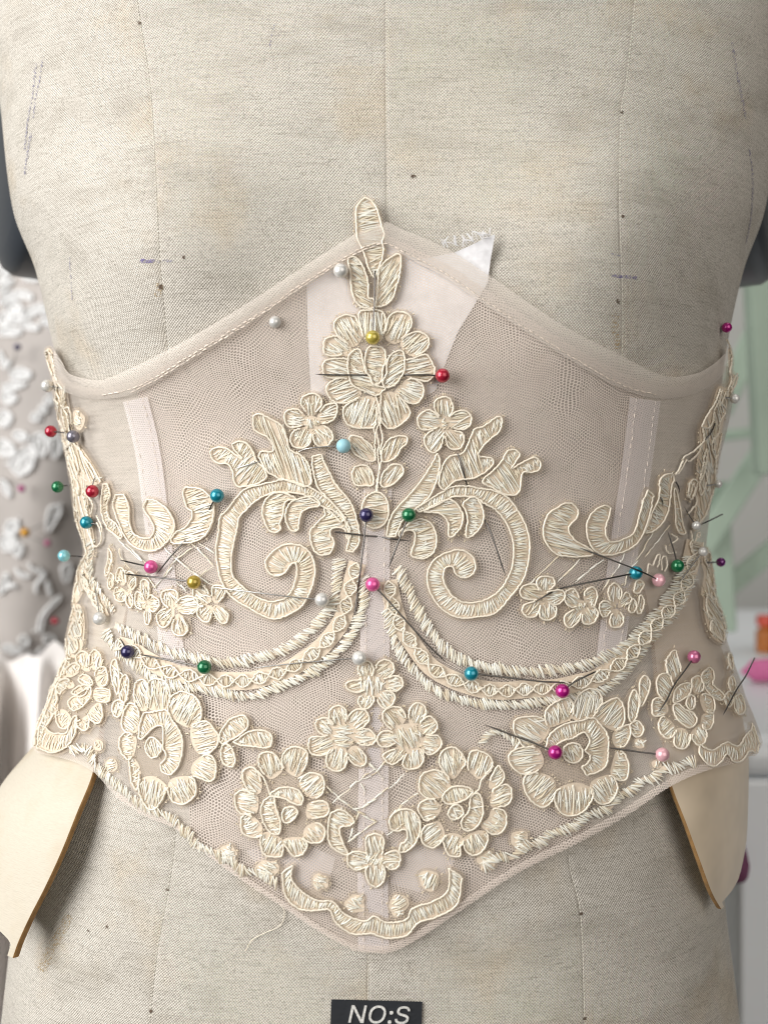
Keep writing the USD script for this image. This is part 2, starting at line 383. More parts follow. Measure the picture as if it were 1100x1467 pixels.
def sheet_mesh(poly, surf, e, grid=6):
    pg = poly if isinstance(poly, Polygon) else Polygon(poly).buffer(0)
    if pg.geom_type != 'Polygon': pg = max(pg.geoms, key=lambda g: g.area)
    pg = pg.buffer(1.2)
    L = pg.exterior.length
    bd = np.array([ring.interpolate(d).coords[0] for ring in (pg.exterior, *pg.interiors) for d in np.arange(0, ring.length, 3.0)])
    x0, y0, x1, y1 = pg.bounds
    gx, gy = np.meshgrid(np.arange(x0, x1, grid), np.arange(y0, y1, grid))
    gp = np.stack([gx.ravel(), gy.ravel()], 1)
    inn = pg.buffer(-2.0)
    if not inn.is_empty: gp = gp[contains_xy(inn, gp[:, 0], gp[:, 1])]
    pts = np.vstack([bd, gp + RNG.normal(0, 0.1, gp.shape)])
    T = Delaunay(pts).simplices
    cen = pts[T].mean(1)
    T = T[contains_xy(pg, cen[:, 0], cen[:, 1])]
    p, n = surf(pts, np.full(len(pts), e))
    a = np.cross(p[T[:, 1]] - p[T[:, 0]], p[T[:, 2]] - p[T[:, 0]])
    flip = (a * n[T[:, 0]]).sum(1) < 0
    T[flip] = T[flip][:, ::-1]
    return p, T

ALL = []
class Lace:
    """one piece of lace; px shapes become a ground sheet with satin threads and an outlining cord"""
    def __init__(s, label, group=None, cat='lace applique', name='lace_applique', surf=bodice_surf, mats=None, scale=1.0, root=None, sp=2.5):
        s.root = root or thing(name, label, cat, group)
        s.surf, s.k, s.sp, s.shapes = surf, scale, sp, []
        ALL.append(s)
        s.st, s.co, s.gr = mats or (STITCH, CORD, GROUND)
    def cordpart(s, name, lines, r=0.00036, e=0.0011, mat=None, parent=None, wob=0.35):
        ms = [cord_mesh(l, s.surf, e * s.k, r * s.k, wob=wob) for l in lines]
        return obj(name, cat_meshes(ms), mat or s.co, parent or s.root, smooth=True)
    def poly(s, r, pts, ang=None, center=None, name='petal', cord=True, fringe=True, sp=None):
        out = spline(R(r, pts), True, 2.2)
        cen = out.mean(0)
        if center is not None: out = cen + (out - cen) * 1.06
        s.shapes.append(Polygon(out).buffer(0))
        if center is not None:
            center = R(r, P(center) if isinstance(center, str) else [center])[0]
            d = center - cen; a = math.atan2(d[1], d[0]) if ang is None else math.radians(ang)
        else: a = math.radians(ang or 0)
        part = obj(name, sheet_mesh(out, s.surf, 0.00035 * s.k), s.gr, s.root, smooth=True)
        A, B = scan(out, a, sp or s.sp, 2.5 if center is not None else 1.0)
        if len(A): obj('satin_stitches', thread_mesh(A, B, s.surf, 0.0004 * s.k, 0.00032 * s.k, 0.00023 * s.k), s.st, part, smooth=True)
        if cord:
            if center is not None:
                dist = np.linalg.norm(out - center, axis=1)
                keep = dist > dist.min() + 0.22 * (dist.max() - dist.min())
                k0 = int(np.argmin(dist)); o2, kp = np.roll(out[:-1], -k0, 0), np.roll(keep[:-1], -k0)
                idx = np.nonzero(kp)[0]
                line = o2[idx[0]:idx[-1] + 1]
                if len(line) > 4: obj('outline_cord', cord_mesh(line, s.surf, 0.0010 * s.k, 0.00037 * s.k), s.co, part, smooth=True)
            else:
                obj('outline_cord', cord_mesh(out, s.surf, 0.0010 * s.k, 0.00037 * s.k, closed=True), s.co, part, smooth=True)
        if fringe and s.k == 1.0:                                   # stray thread ends just outside the outline
            m = max(4, len(out) // 4)
            i = RNG.integers(0, len(out), m); v = out[i] - cen; v /= np.linalg.norm(v, axis=1, keepdims=True) + 1e-9
            b = out[i] + v * RNG.uniform(2.0, 5.0, (m, 1))
            obj('stray_threads', thread_mesh(b, b + v * RNG.uniform(1, 2.5, (m, 1)) + RNG.normal(0, 1, (m, 2)), s.surf, 0.0003, 0.0003, 0.00020, 3), s.st, part, smooth=True)
        return part
    def flower(s, r, center, petals, name='petal', mid=None):
        c = P(center)[0]
        for p in petals: s.poly(r, p, center=c, name=name)
        if mid: s.poly(r, mid, ang=RNG.uniform(0, 180), name='flower_centre', cord=False, fringe=False)
    def ladder(s, r, A, B, name='scroll', cord=True, sp=2.1):
        """a band between two edges given point for point; threads run from edge to edge"""
        a, b = R(r, A), R(r, B)
        n = len(a)
        both = np.hstack([a, b])
        fine = spline(both, False, 1.5)
        a, b = fine[:, :2], fine[:, 2:]
        s.shapes.append(Polygon(np.vstack([a, b[::-1]])).buffer(0))
        rows = np.stack([a * (1 - t) + b * t for t in (0, 0.5, 1)], 1)
        K = len(a)
        p, nn = s.surf(rows.reshape(-1, 2), np.full(K * 3, 0.00035 * s.k))
        f = tri(grid_faces(K, 3))
        fn = np.cross(p[f[:, 1]] - p[f[:, 0]], p[f[:, 2]] - p[f[:, 0]])
        if (fn * nn[f[:, 0]]).sum() < 0: f = f[:, ::-1]
        part = obj(name, (p, f), s.gr, s.root, smooth=True)
        L = np.r_[0, np.cumsum(np.linalg.norm(np.diff((a + b) / 2, axis=0), axis=1))]
        q = np.arange(1.0, L[-1], sp) + RNG.normal(0, 0.4, len(np.arange(1.0, L[-1], sp)))
        zig = RNG.uniform(0.6, 2.2, len(q)) * np.where(np.arange(len(q)) % 2, 1, -1)
        ip = lambda arr, x: np.stack([np.interp(x, L, arr[:, k]) for k in (0, 1)], 1)
        aa, bb = ip(a, q + zig), ip(b, q - zig)
        t0, t1 = RNG.uniform(0.08, 0.26, (len(q), 1)), RNG.uniform(0.74, 0.92, (len(q), 1))
        aa, bb = aa * (1 - t0) + bb * t0, aa * (1 - t1) + bb * t1
        obj('satin_stitches', thread_mesh(aa, bb, s.surf, 0.0004 * s.k, 0.00032 * s.k, 0.00023 * s.k), s.st, part, smooth=True)
        if cord:
            loop = np.vstack([a, b[::-1], a[:1]])
            obj('outline_cord', cord_mesh(spline(loop[::2], False, 2.0), s.surf, 0.0010 * s.k, 0.00037 * s.k), s.co, part, smooth=True)
        return part
    def zigzag(s, px, w, name='zigzag_edge', sp=2.8, wave=0.0):
        c = spline(px, False, 1.5)
        d = np.gradient(c, axis=0); d /= np.linalg.norm(d, axis=1, keepdims=True)
        c = c + np.stack([-d[:, 1], d[:, 0]], 1) * (wave * np.sin(np.arange(len(c)) * 0.21 + 1.5 * np.sin(np.arange(len(c)) * 0.033)))[:, None]
        t = np.gradient(c, axis=0); t /= np.linalg.norm(t, axis=1, keepdims=True); n = np.stack([-t[:, 1], t[:, 0]], 1)
        ww = w * (1 + 0.16 * np.sin(np.arange(len(c)) * 0.31 + np.sin(np.arange(len(c)) * 0.05)) + 0.12 * np.sin(np.arange(len(c)) * 0.13 + 1))[:, None]
        m = int(len(c) * 1.5 / sp)
        q = np.clip(np.linspace(1, len(c) - 2, m) + RNG.normal(0, 0.4, m), 0, len(c) - 1)
        ix = lambda arr, x: np.stack([np.interp(x, np.arange(len(arr)), arr[:, k]) for k in range(arr.shape[1])], 1)
        up, dn = c + n * ww / 2, c - n * ww / 2
        sk = 2.6
        q = q[(RNG.random(m) > 0.04) & (np.sin(q * 0.45 + 2 * np.sin(q * 0.07)) > -0.93)]; m = len(q)
        A = ix(up, np.clip(q + sk, 0, len(c) - 1)) + RNG.normal(0, 1.0, (m, 2)); B = ix(dn, np.clip(q - sk, 0, len(c) - 1)) + RNG.normal(0, 1.0, (m, 2))
        part = obj(name, thread_mesh(A, B, s.surf, 0.0004, 0.0004, 0.00023), s.st, s.root, smooth=True)
        mid = np.stack([up * 0.75 + dn * 0.25, c, up * 0.25 + dn * 0.75], 1)
        gp, gn = s.surf(mid.reshape(-1, 2), np.full(len(c) * 3, 0.00025)); gf = tri(grid_faces(len(c), 3))
        if (np.cross(gp[gf[:, 1]] - gp[gf[:, 0]], gp[gf[:, 2]] - gp[gf[:, 0]]) * gn[gf[:, 0]]).sum() < 0: gf = gf[:, ::-1]
        obj('net_ground', (gp, gf), s.gr, part, smooth=True)
        obj('satin_stitches', thread_mesh(B[:-1], A[1:], s.surf, 0.0003, 0.0004, 0.00022), s.st, part, smooth=True)
        return part
    def chain(s, px, amp=8.5, period=27, name='twisted_cord', fill=True):
        c = spline(px, False, 1.5)
        t = np.gradient(c, axis=0); t /= np.linalg.norm(t, axis=1, keepdims=True); n = np.stack([-t[:, 1], t[:, 0]], 1)
        d = np.arange(len(c)) * 1.5
        ph = np.pi * d / period + 0.5 * np.sin(d / 41)
        off = (amp * np.sin(ph))[:, None] * n
        a, b = c + off, c - off
        part = s.cordpart(name, [a], wob=0.5)
        obj('outline_cord', cord_mesh(b, s.surf, 0.00125, 0.00036, wob=0.5), s.co, part, smooth=True)
        i = np.nonzero(np.abs(np.sin(ph)) > 0.35)[0][::2]
        tt = RNG.normal(0, 1.2, (len(i), 2))
        obj('satin_stitches', thread_mesh(c[i] + off[i] * 0.8 + tt, c[i] - off[i] * 0.8 - tt, s.surf, 0.0006, 0.0004, 0.00028), s.st, part, smooth=True)
        w = amp * 2.0
        rows = np.stack([c + n * w * k * 0.75 for k in (-1, 0, 1)], 1)
        p, nn = s.surf(rows.reshape(-1, 2), np.full(len(c) * 3, 0.0003))
        f = tri(grid_faces(len(c), 3))
        if (np.cross(p[f[:, 1]] - p[f[:, 0]], p[f[:, 2]] - p[f[:, 0]]) * nn[f[:, 0]]).sum() < 0: f = f[:, ::-1]
        obj('net_ground', (p, f), s.gr, part, smooth=True)
    def lines(s, r, text, name='cord', rad=0.00034, e=0.0010, step=1.8, mat=None):
        for ln in text.strip().split(';'):
            if ln.strip(): obj(name, cord_mesh(spline(R(r, ln), False, step), s.surf, e, rad), mat or s.co, s.root, smooth=True)
    def lattice(s, r, text):
        for ln in text.strip().split(';'):
            if not ln.strip(): continue
            c = spline(R(r, ln), False, 1.6)
            i = np.arange(0, len(c) - 4, 7)
            A, B = c[i] + RNG.normal(0, 0.6, (len(i), 2)), c[np.minimum(i + 8, len(c) - 1)] + RNG.normal(0, 0.6, (len(i), 2))
            obj('lattice_thread', thread_mesh(A, B, s.surf, 0.0004, 0.0004, 0.00026), s.st, s.root, smooth=True)
    def net(s):
        """the fine net the motif is worked on, trimmed a little outside its outline"""
        u = union_all([g.buffer(5) for g in s.shapes]).buffer(4).buffer(-5.5)
        for g in getattr(u, 'geoms', [u]):
            if g.area < 60: continue
            g = Polygon(g.exterior, [h for h in g.interiors if Polygon(h).area > 2500])
            v, f = sheet_mesh(g, s.surf, 0.00018, 7)
            uv = np.stack([angle_of(v) * 125, v[:, 2] * 1000], 1)
            obj('net_ground', (v, f), LACENET, s.root, smooth=True, uv=uv)
    def tuft(s, r, text, rad, ang=0):
        for w in P(text):
            k = np.arange(10) / 10 * 2 * np.pi
            blob = w + np.stack([np.cos(k), np.sin(k)], 1) * rad * RNG.uniform(0.75, 1.2, (10, 1))
            s.poly(r, blob, ang=ang + RNG.uniform(-20, 20), name='satin_dot', cord=False)

# ------------------------------------------------------------------ the setting behind the form
WALL = plain('grey_wall', (0.50, 0.50, 0.47), 0.9, vary=0.06, vscale=3)
WHITE = plain('white_laminate', (0.86, 0.89, 0.92), 0.35, vary=0.03, vscale=8)
MINT = plain('mint_paint', (0.36, 0.455, 0.365), 0.5, vary=0.08, vscale=14)
def slab(name, lo, hi, mat, parent=None, bevel=0.004):
    lo, hi = np.array(lo, float), np.array(hi, float)
    c = [[lo[0] + bevel if i & 1 == 0 else hi[0] - bevel, lo[1] + bevel if i & 2 == 0 else hi[1] - bevel, lo[2] + bevel if i & 4 == 0 else hi[2] - bevel] for i in range(8)]
    s = trimesh.creation.icosphere(2, bevel).vertices
    hull = trimesh.convex.convex_hull(np.vstack([s + p for p in c]))
    return obj(name, hull, mat, parent, smooth=40)
w = slab('wall', (-3, 1.50, -1.5), (3, 1.6, 2.5), WALL); tag(w, kind='structure')

# white worktable behind on the right
tb = thing('worktable', 'white worktable with a rounded front edge behind the dress form', 'table')
slab('tabletop', (0.197, 0.225, -0.150), (1.2, 1.05, -0.126), WHITE, tb, 0.011)
slab('front_panel', (0.200, 0.2285, -0.75), (1.19, 0.26, -0.1505), WHITE, tb)
# mint green rack
def bar(name, p0, p1, w, d, mat, parent):
    """a flat metal bar from p0 to p1 (points), w wide across the view, d deep"""
    p0, p1 = np.array(p0), np.array(p1)
    a = p1 - p0; L = np.linalg.norm(a); a /= L
    n = np.array([0, 1.0, 0]); n -= a * (n @ a); n /= np.linalg.norm(n)
    b = np.cross(a, n)
    bx = trimesh.creation.box([w, d, L]); bev = 0.0025
    c = [[sx * (w / 2 - bev), sy * (d / 2 - bev), sz * (L / 2 - bev)] for sx in (-1, 1) for sy in (-1, 1) for sz in (-1, 1)]
    s = trimesh.creation.icosphere(1, bev).vertices
    h = trimesh.convex.convex_hull(np.vstack([s + p for p in c]))
    h.vertices = h.vertices @ np.stack([b, n, a]) + (p0 + p1) / 2
    return obj(name, h, mat, parent, smooth=40)
rk = thing('metal_rack', 'mint green metal rack with crossed diagonal braces behind the form', 'rack')
dp = lambda x, y, s: at_depth([(x, y)], s)[0]
bar('post', dp(1072, 150, 0.92), dp(1099, 680, 0.92), 0.020, 0.020, MINT, rk)
bar('brace', dp(1118, 610, 0.97), dp(1000, 790, 0.97), 0.022, 0.006, MINT, rk)
bar('post', dp(1022, 690, 0.99), dp(1034, 905, 0.99), 0.022, 0.020, MINT, rk)
bar('brace', dp(1130, 768, 1.01), dp(1005, 872, 1.01), 0.019, 0.006, MINT, rk)
bar('crossbar', dp(1000, 628, 1.03), dp(1125, 614, 1.03), 0.010, 0.010, MINT, rk)
bar('brace', dp(1086, 470, 1.00), dp(1030, 590, 1.00), 0.022, 0.006, MINT, rk)
# small things on the worktable
jar = thing('pill_jar', 'amber jar with a red lid on the white worktable', 'jar')
def lathe(prof, seg=28):
    pr = np.array(prof); a = np.arange(seg) / seg * 2 * np.pi
    v = np.stack([pr[:, None, 0] * np.cos(a), pr[:, None, 0] * np.sin(a), np.broadcast_to(pr[:, None, 1], (len(pr), seg))], -1).reshape(-1, 3)
    f = []
    for i in range(len(pr) - 1):
        for j in range(seg): f.append([i * seg + j, i * seg + (j + 1) % seg, (i + 1) * seg + (j + 1) % seg, (i + 1) * seg + j])
    return v, tri(f)
jp = np.array([0.342, 0.60, -0.1258])
v, f = lathe([(0, 0.0002), (0.008, 0.0002), (0.009, 0.002), (0.009, 0.019), (0.006, 0.022), (0.0055, 0.024)]); obj('jar_body', (v + jp, f), plain('amber_plastic', (0.42, 0.13, 0.02), 0.25), jar)
v, f = lathe([(0.0055, 0.024), (0.0085, 0.0242), (0.0085, 0.032), (0.0075, 0.0335), (0, 0.0335)]); obj('jar_lid', (v + jp, f), plain('red_plastic', (0.55, 0.06, 0.03), 0.4), jar)
pk = []
for t in np.linspace(0, 1, 24):
    c = np.array([0.262 + 0.10 * t, 0.42 - 0.01 * t, -0.1175 + 0.002 * math.sin(5 * t)])
    r = 0.0085 * (0.45 + 0.55 * math.sin(math.pi * min(1, 0.25 + t)) ** 0.5) if t < .75 else 0.0085 * (0.45 + 0.55 * 0)
    pk.append((c, r))
pts = np.array([c for c, r in pk])[None]; rr = np.array([[max(r, 0.003) for c, r in pk]]); rr[0, 0] = 0.0008; rr[0, 1] = 0.004; rr[0, -1] = 0.001
v, f = tubes(pts, np.broadcast_to([0, 0, 1.0], pts.shape), rr, 14)
tag(obj('ribbon_roll', (v, f), plain('pink_satin', (0.70, 0.17, 0.38), 0.5, bump=(160, 0.5, 0.002)), smooth=True), 'bright pink roll of cloth lying on the white worktable', 'cloth')
cl = trimesh.creation.icosphere(4, 1.0)
cl.vertices *= [0.012, 0.02, 0.014]; cl.vertices += (meshkit.fbm(cl.vertices * 60) - 0.5)[:, None] * cl.vertices * 0.7
cl.vertices += dp(1040, 1228, 0.63) + [0, 0.0, 0]
tag(obj('cloth_bundle', cl, plain('plum_cloth', (0.17, 0.05, 0.11), 0.8, vary=0.3), smooth=True), 'plum cloth bundle showing between the right hip pad and the worktable', 'cloth')

# lace dress hanging behind on the left
DS = 0.86
def dress_surf(px, e):
    px = np.asarray(px, float)
    s = DS + 0.012 * np.sin(px[:, 0] / 38.0 + px[:, 1] / 210.0) + 0.01 * np.sin(px[:, 1] / 120.0) - np.asarray(e)
    return at_depth(px, s), np.broadcast_to([0, -1.0, 0], (len(px), 3))
dress = thing('lace_dress', 'white lace dress hanging out of focus behind the left side', 'dress')
gx, gy = np.meshgrid(np.linspace(-170, 190, 60), np.linspace(300, 985, 70))
p, _ = dress_surf(np.stack([gx.ravel(), gy.ravel()], 1), np.zeros(gx.size))
NET = plain('taupe_net', (0.43, 0.395, 0.37), 0.9, vary=0.12, vscale=12)
obj('bodice', (p, tri(grid_faces(70, 60))[:, ::-1]), NET, dress, smooth=True)
gx, gy = np.meshgrid(np.linspace(-170, 170, 160), np.linspace(935, 1560, 60))
gy = gy + (1 - (gy - 935) / 625) * (10 * np.sin(gx / 17.0) + 6 * np.sin(gx / 7.1))
ss = 0.80 + sstep(gy, 925, 1060) * (0.026 * np.sin(gx / 11.0 + 0.6 * np.sin(gy / 160)) + 0.010 * np.sin(gx / 5.3 + gy / 150)) - 0.00004 * (gy - 950)
p = at_depth(np.stack([gx.ravel(), gy.ravel()], 1), ss.ravel())
SKIRT = plain('ivory_chiffon', (0.82, 0.78, 0.75), 0.8)
obj('skirt', (p, tri(grid_faces(60, 160))[:, ::-1]), SKIRT, dress, smooth=True)
wl = Lace('', root=dress, surf=dress_surf, mats=(WSTITCH, WSTITCH, WGROUND), scale=2.6, sp=7.5)
for r, txt in (('a', '0,640 20,560 120,520 230,510 310,560 300,590 200,580 100,590 30,640|60,680 90,630 150,615 210,660 205,720 150,740 80,730|110,770 160,735 215,760 200,810 140,820|-20,780 20,720 80,730 105,790 60,840 0,840|230,740 290,670 390,635 395,690 330,740 240,770|215,820 280,815 360,850 355,885 250,870|385,800 430,775 510,790 505,815 420,828|400,720 430,660 475,650 460,710 420,750|60,130 150,120 250,200 300,280 390,370 370,410 270,410 180,350 100,330 20,330|0,480 30,440 130,405 70,480 0,530|110,1280 200,1250 290,1290 280,1340 160,1355 110,1340|30,1420 130,1385 240,1410 150,1450 40,1462|0,880 90,850 200,880 180,925 80,940 0,925|0,1080 20,1120 60,1190 100,1180 60,1250 0,1190|-40,380 30,290 90,330 60,400 -20,430|-60,200 20,140 60,200 20,280 -50,270'),
               ('b', '10,190 70,150 160,190 130,240 60,255|370,310 410,270 450,310 430,345 385,340|300,380 335,345 375,380 350,420 310,415|425,220 470,190 515,215 490,255 440,250|-30,400 40,320 110,370 90,450 10,470|100,800 180,720 280,660 340,720 330,800 290,890 180,940 110,870|300,600 370,540 460,580 450,680 410,760 340,700|490,620 540,560 590,640 560,740 510,770|0,990 60,1010 100,1090 90,1145 30,1080|60,1420 110,1370 180,1400 170,1465 90,1480|-20,620 50,600 120,650 140,720 60,760 -30,720|130,540 200,520 260,560 240,610 160,600'),
               ('c', '40,200 100,140 155,190 120,250 50,250|0,300 60,260 130,300 110,370 30,390|100,390 150,440 185,370 160,340|0,690 40,580 70,590 60,650 130,670 60,690 0,740|130,530 160,570 250,590 200,605 140,575|230,490 270,535 350,555 290,560 240,520|360,560 352,620 302,660 295,735 280,680 320,620|390,640 415,740 400,750 382,690|20,1170 80,1150 180,1200 120,1222 40,1195|160,1100 200,1075 235,1130 200,1170 165,1150|170,1290 220,1225 245,1220 200,1310|300,1220 330,1180 362,1220 330,1280 290,1260|360,1080 430,1080 455,1150 430,1190 370,1150|310,1030 340,900 470,760 475,790 370,910 335,1040|500,520 570,500 560,620 520,640|390,60 470,20 490,80 400,230 375,200')):
    for t in txt.split('|'): wl.poly(r, t, ang=RNG.uniform(0, 180), name='lace_petal', fringe=False)

# ------------------------------------------------------------------ the dress form
form = thing('dress_form', 'linen covered dress form torso with dark arm plates', 'dress form')
CE = lambda pts: PchipInterpolator(*zip(*sorted(pts)))
def seam_curve(px):                                   # seam seen at photo pixels -> angle as a function of height
    p, _ = onto('body', spline(P(px), False, 12))
    o = np.argsort(p[:, 2]); z, a = p[o, 2], angle_of(p)[o]
    keep = np.r_[True, np.diff(z) > 1e-5]
    return lambda q: np.interp(q, z[keep], a[keep])
SEAMS = [seam_curve('192,-50 196,0 200,30 215,130 222,250 228,370 238,490 246,620 252,760 256,900 258,1050 250,1200 240,1275 225,1360 215,1450 210,1520'),
         seam_curve('553,-50 553,100 554,330 548,600 540,900 532,1200 528,1375 526,1520'),
         seam_curve('915,-50 910,0 897,120 890,160 888,300 892,430 890,520 872,700 850,900 826,1100 815,1225 832,1310 838,1467 840,1520')]
zs = np.r_[np.linspace(-0.36, -0.24, 10)[:-1], np.linspace(-0.24, 0.25, 130), np.linspace(0.25, 0.36, 14)[1:]]
edges = [lambda q: np.full(np.shape(q), -1.75)] + SEAMS + [lambda q: np.full(np.shape(q), 1.75), lambda q: np.full(np.shape(q), 2 * np.pi - 1.75)]
names = ['side_panel', 'front_panel', 'front_panel', 'side_panel', 'back_panel']
for k, nm in enumerate(names):
    n = 70
    t = np.linspace(0, 1, n); t = np.unique(np.r_[t, 0.004, 0.010, 0.99, 0.996])
    n = len(t)
    th = edges[k](zs)[:, None] * (1 - t) + edges[k + 1](zs)[:, None] * t
    zz = np.broadcast_to(zs[:, None], th.shape)
    p = radial('body', th, zz)
    dist = np.minimum(t, 1 - t)[None] * np.abs(edges[k + 1](zs) - edges[k](zs))[:, None] * 0.13
    dip = 0.0004 * np.exp(-(dist / 0.0006) ** 2)
    c = np.stack([0 * th, 0 * th + YC, zz], -1); d = p - c
    p = p - d / np.linalg.norm(d, axis=-1, keepdims=True) * dip[..., None]
    arc = np.concatenate([np.zeros((len(zs), 1)), np.cumsum(np.linalg.norm(np.diff(p, axis=1), axis=2), 1)], 1)
    mid = np.abs(arc - 0).min() * 0
    uv = np.stack([(arc + k * 0.3) * 1000, zz * 1000 + k * 0.37], -1).reshape(-1, 2)
    obj(nm, (p.reshape(-1, 3), tri(grid_faces(len(zs), n))), LINEN, form, smooth=True, uv=uv)
THREAD = plain('seam_thread', (0.72, 0.68, 0.60), 0.7)
for k, sm in enumerate(SEAMS):                        # the small stitches that pull each seam
    zq = np.arange(-0.235, 0.235, 0.0016)
    a, b = radial('body', sm(zq), zq), radial('body', sm(zq + 0.0009), zq + 0.0009)
    d = a - np.stack([0 * zq, 0 * zq + YC, zq], 1); d /= np.linalg.norm(d, axis=1, keepdims=True)
    off = 0.0003
    pts = np.stack([a - d * off, (a + b) / 2 + d * 0.00015 - d * off * .3, b - d * off], 1)
    obj('seam_stitches', tubes(pts, np.repeat(d[:, None], 3, 1), 0.00018, 4), THREAD, form, smooth=True)
# armhole plates
PLATE = plain('charcoal_plastic', (0.035, 0.040, 0.048), 0.35)
def plate(c, n, r):
    n = np.array(n, float); n /= np.linalg.norm(n)
    v, f = lathe([(0, 0.012), (r * 0.5, 0.0115), (r * 0.85, 0.009), (r * 0.96, 0.005), (r, 0.0), (r, -0.02), (0, -0.02)], 64)
    x = np.cross([0, 0, 1.0], n); x /= np.linalg.norm(x); y = np.cross(n, x)
    return v @ np.stack([x, y, n]) + c, f
obj('arm_plate', plate(np.array([-0.170, 0.132, 0.178]), (-0.88, -0.46, 0.05), 0.065), PLATE, form)
obj('arm_plate', plate(np.array([0.174, 0.132, 0.174]), (0.88, -0.46, 0.05), 0.065), PLATE, form)
# pen marks, rust spots
def mark(px, w, mat, name='pen_mark', e=0.00025):
    c = spline(P(px), False, 2); c = c + RNG.normal(0, 0.25, c.shape)
    t = np.gradient(c, axis=0); t /= np.linalg.norm(t, axis=1, keepdims=True); n = np.stack([-t[:, 1], t[:, 0]], 1)
    ww = w * RNG.uniform(0.6, 1.2, (len(c), 1)); ww[[0, -1]] *= 0.3
    rows = np.stack([c + n * ww / 2, c - n * ww / 2], 1)
    p, _ = onto('body', rows.reshape(-1, 2), e)
    f = tri(grid_faces(len(c), 2))
    obj(name, (p, f), mat, form, smooth=True)
def ink(name, color, cover):
    g = Graph(); tc = g.node('texture_coordinate')
    n = g.noise(tc + '.object', 1500.0, 2.0)
    fac = g.smooth(n, 0.62 - cover * 0.45, 0.75 - cover * 0.3)
    fac = g.m('multiply', fac, 0.85)
    d = g.node('diffuse_bsdf', color=color) + '.BSDF'; t = g.node('transparent_bsdf') + '.BSDF'
    return g.build(name, g.node('mix_closure', fac=fac, closure1=t, closure2=d) + '.closure')
PURPLE, FAINT, RUST, TAN = ink('violet_ink', (0.20, 0.17, 0.32), 0.55), ink('faint_ink', (0.25, 0.24, 0.33), 0.35), ink('rust', (0.10, 0.065, 0.045), 0.75), ink('tan_smear', (0.45, 0.33, 0.18), 0.30)
for px, w in (('201,373 212,374 222,373', 6), ('876,395 895,396 912,398', 5)): mark(px, w, PURPLE)
for px, w in (('222,376 236,373 250,374', 4), ('62,78 58,110 52,140 48,170', 3), ('52,90 48,130 40,175 36,215', 3), ('45,190 40,220 36,250', 4), ('1048,60 1054,100 1062,140 1068,170', 4), ('1072,210 1077,250 1076,300 1068,350', 2.5), ('393,35 389,55 386,70', 3), ('100,365 102,395 104,430', 2), ('875,363 890,366', 3)): mark(px, w, FAINT)
for px, w in (('262,365 264,371', 5), ('228,408 233,414', 7), ('199,31 201,34', 5), ('888,159 893,162', 6), ('890,308 893,312', 5), ('884,428 886,436', 4), ('588,252 596,253', 5), ('239,1273 242,1277', 6), ('214,1447 218,1451', 5), ('830,1308 834,1311', 6), ('836,1458 839,1462', 6), ('152,1326 155,1330', 3), ('126,1332 128,1336', 3)): mark(px, w, RUST, 'rust_spot')
for px, w in (('100,1312 85,1340 70,1368 60,1392', 14), ('882,448 880,470 886,500', 10), ('230,405 226,425', 10)): mark(px, w, TAN, 'scuff')
# size label
LB = plain('black_label', (0.016, 0.018, 0.022), 0.6, bump=(700, 0.4, 0.0004))
u, v = np.meshgrid(np.linspace(0, 1, 24), np.linspace(0, 1, 10))
lp = np.stack([475 + 130 * u - 1.5 * v, 1431 + 3.5 * u + 40 * v], -1).reshape(-1, 2)
p, n = onto('body', lp, 0.0007)
lb = obj('size_label', (p, tri(grid_faces(10, 24))[:, ::-1]), LB, form, smooth=True)
tm = meshkit.text_mesh('NO:S', 1.0, 0.05)
tv = np.array(tm.vertices); tf = np.array(tm.faces)
tm = trimesh.Trimesh(tv, tf).subdivide(); tv, tf = np.array(tm.vertices), np.array(tm.faces)
wid = tv[:, 0].max()
px = np.stack([496 + (tv[:, 0] / wid) * 88 + tv[:, 1] * 5, 1463.5 - tv[:, 1] * 24.5 + (tv[:, 0] / wid) * 2.0], 1)
p, n = onto('body', px, 0.0008 + tv[:, 2] / 0.05 * 0.00035)
obj('lettering', (p, tf), plain('silver_thread', (0.62, 0.61, 0.58), 0.6, bump=(1800, 0.6, 0.0004), vary=0.25, vscale=1500), lb, smooth=False)

# ------------------------------------------------------------------ hip pads
def ribbed(name, c, rough):
    g = Graph(); tc = g.node('texture_coordinate')
    rib = g.noise(g.mapped(tc + '.object', (300, 300, 2600)), 1.0, 2.0, 0.6)
    big = g.noise(tc + '.object', 26.0, 4.0, 0.6)
    c = np.array(c)
    col = g.ramp(rib, [(0.3, tuple(c * 0.95)), (0.6, tuple(c * 1.02))])
    col = g.mix('multiply', 0.8, col, g.ramp(big, [(0.3, (0.90, 0.84, 0.74)), (0.55, (1, 1, 1))]))
    b = g.node('bump', height=rib, strength=0.35, distance=0.0003) + '.normal'
    return g.build(name, g.node('principled_bsdf', base_color=col, roughness=rough, normal=b) + '.BSDF')
PADC = ribbed('cream_foam_cloth', (0.58, 0.525, 0.43), 0.8)
PADS = plain('tan_pad_lining', (0.66, 0.55, 0.41), 0.42, vary=0.10, vscale=45, bump=(300, 0.2, 0.0004))
PADE = plain('brown_cut_foam', (0.28, 0.155, 0.055), 0.9, bump=(1500, 0.5, 0.0005), vary=0.2, vscale=300)
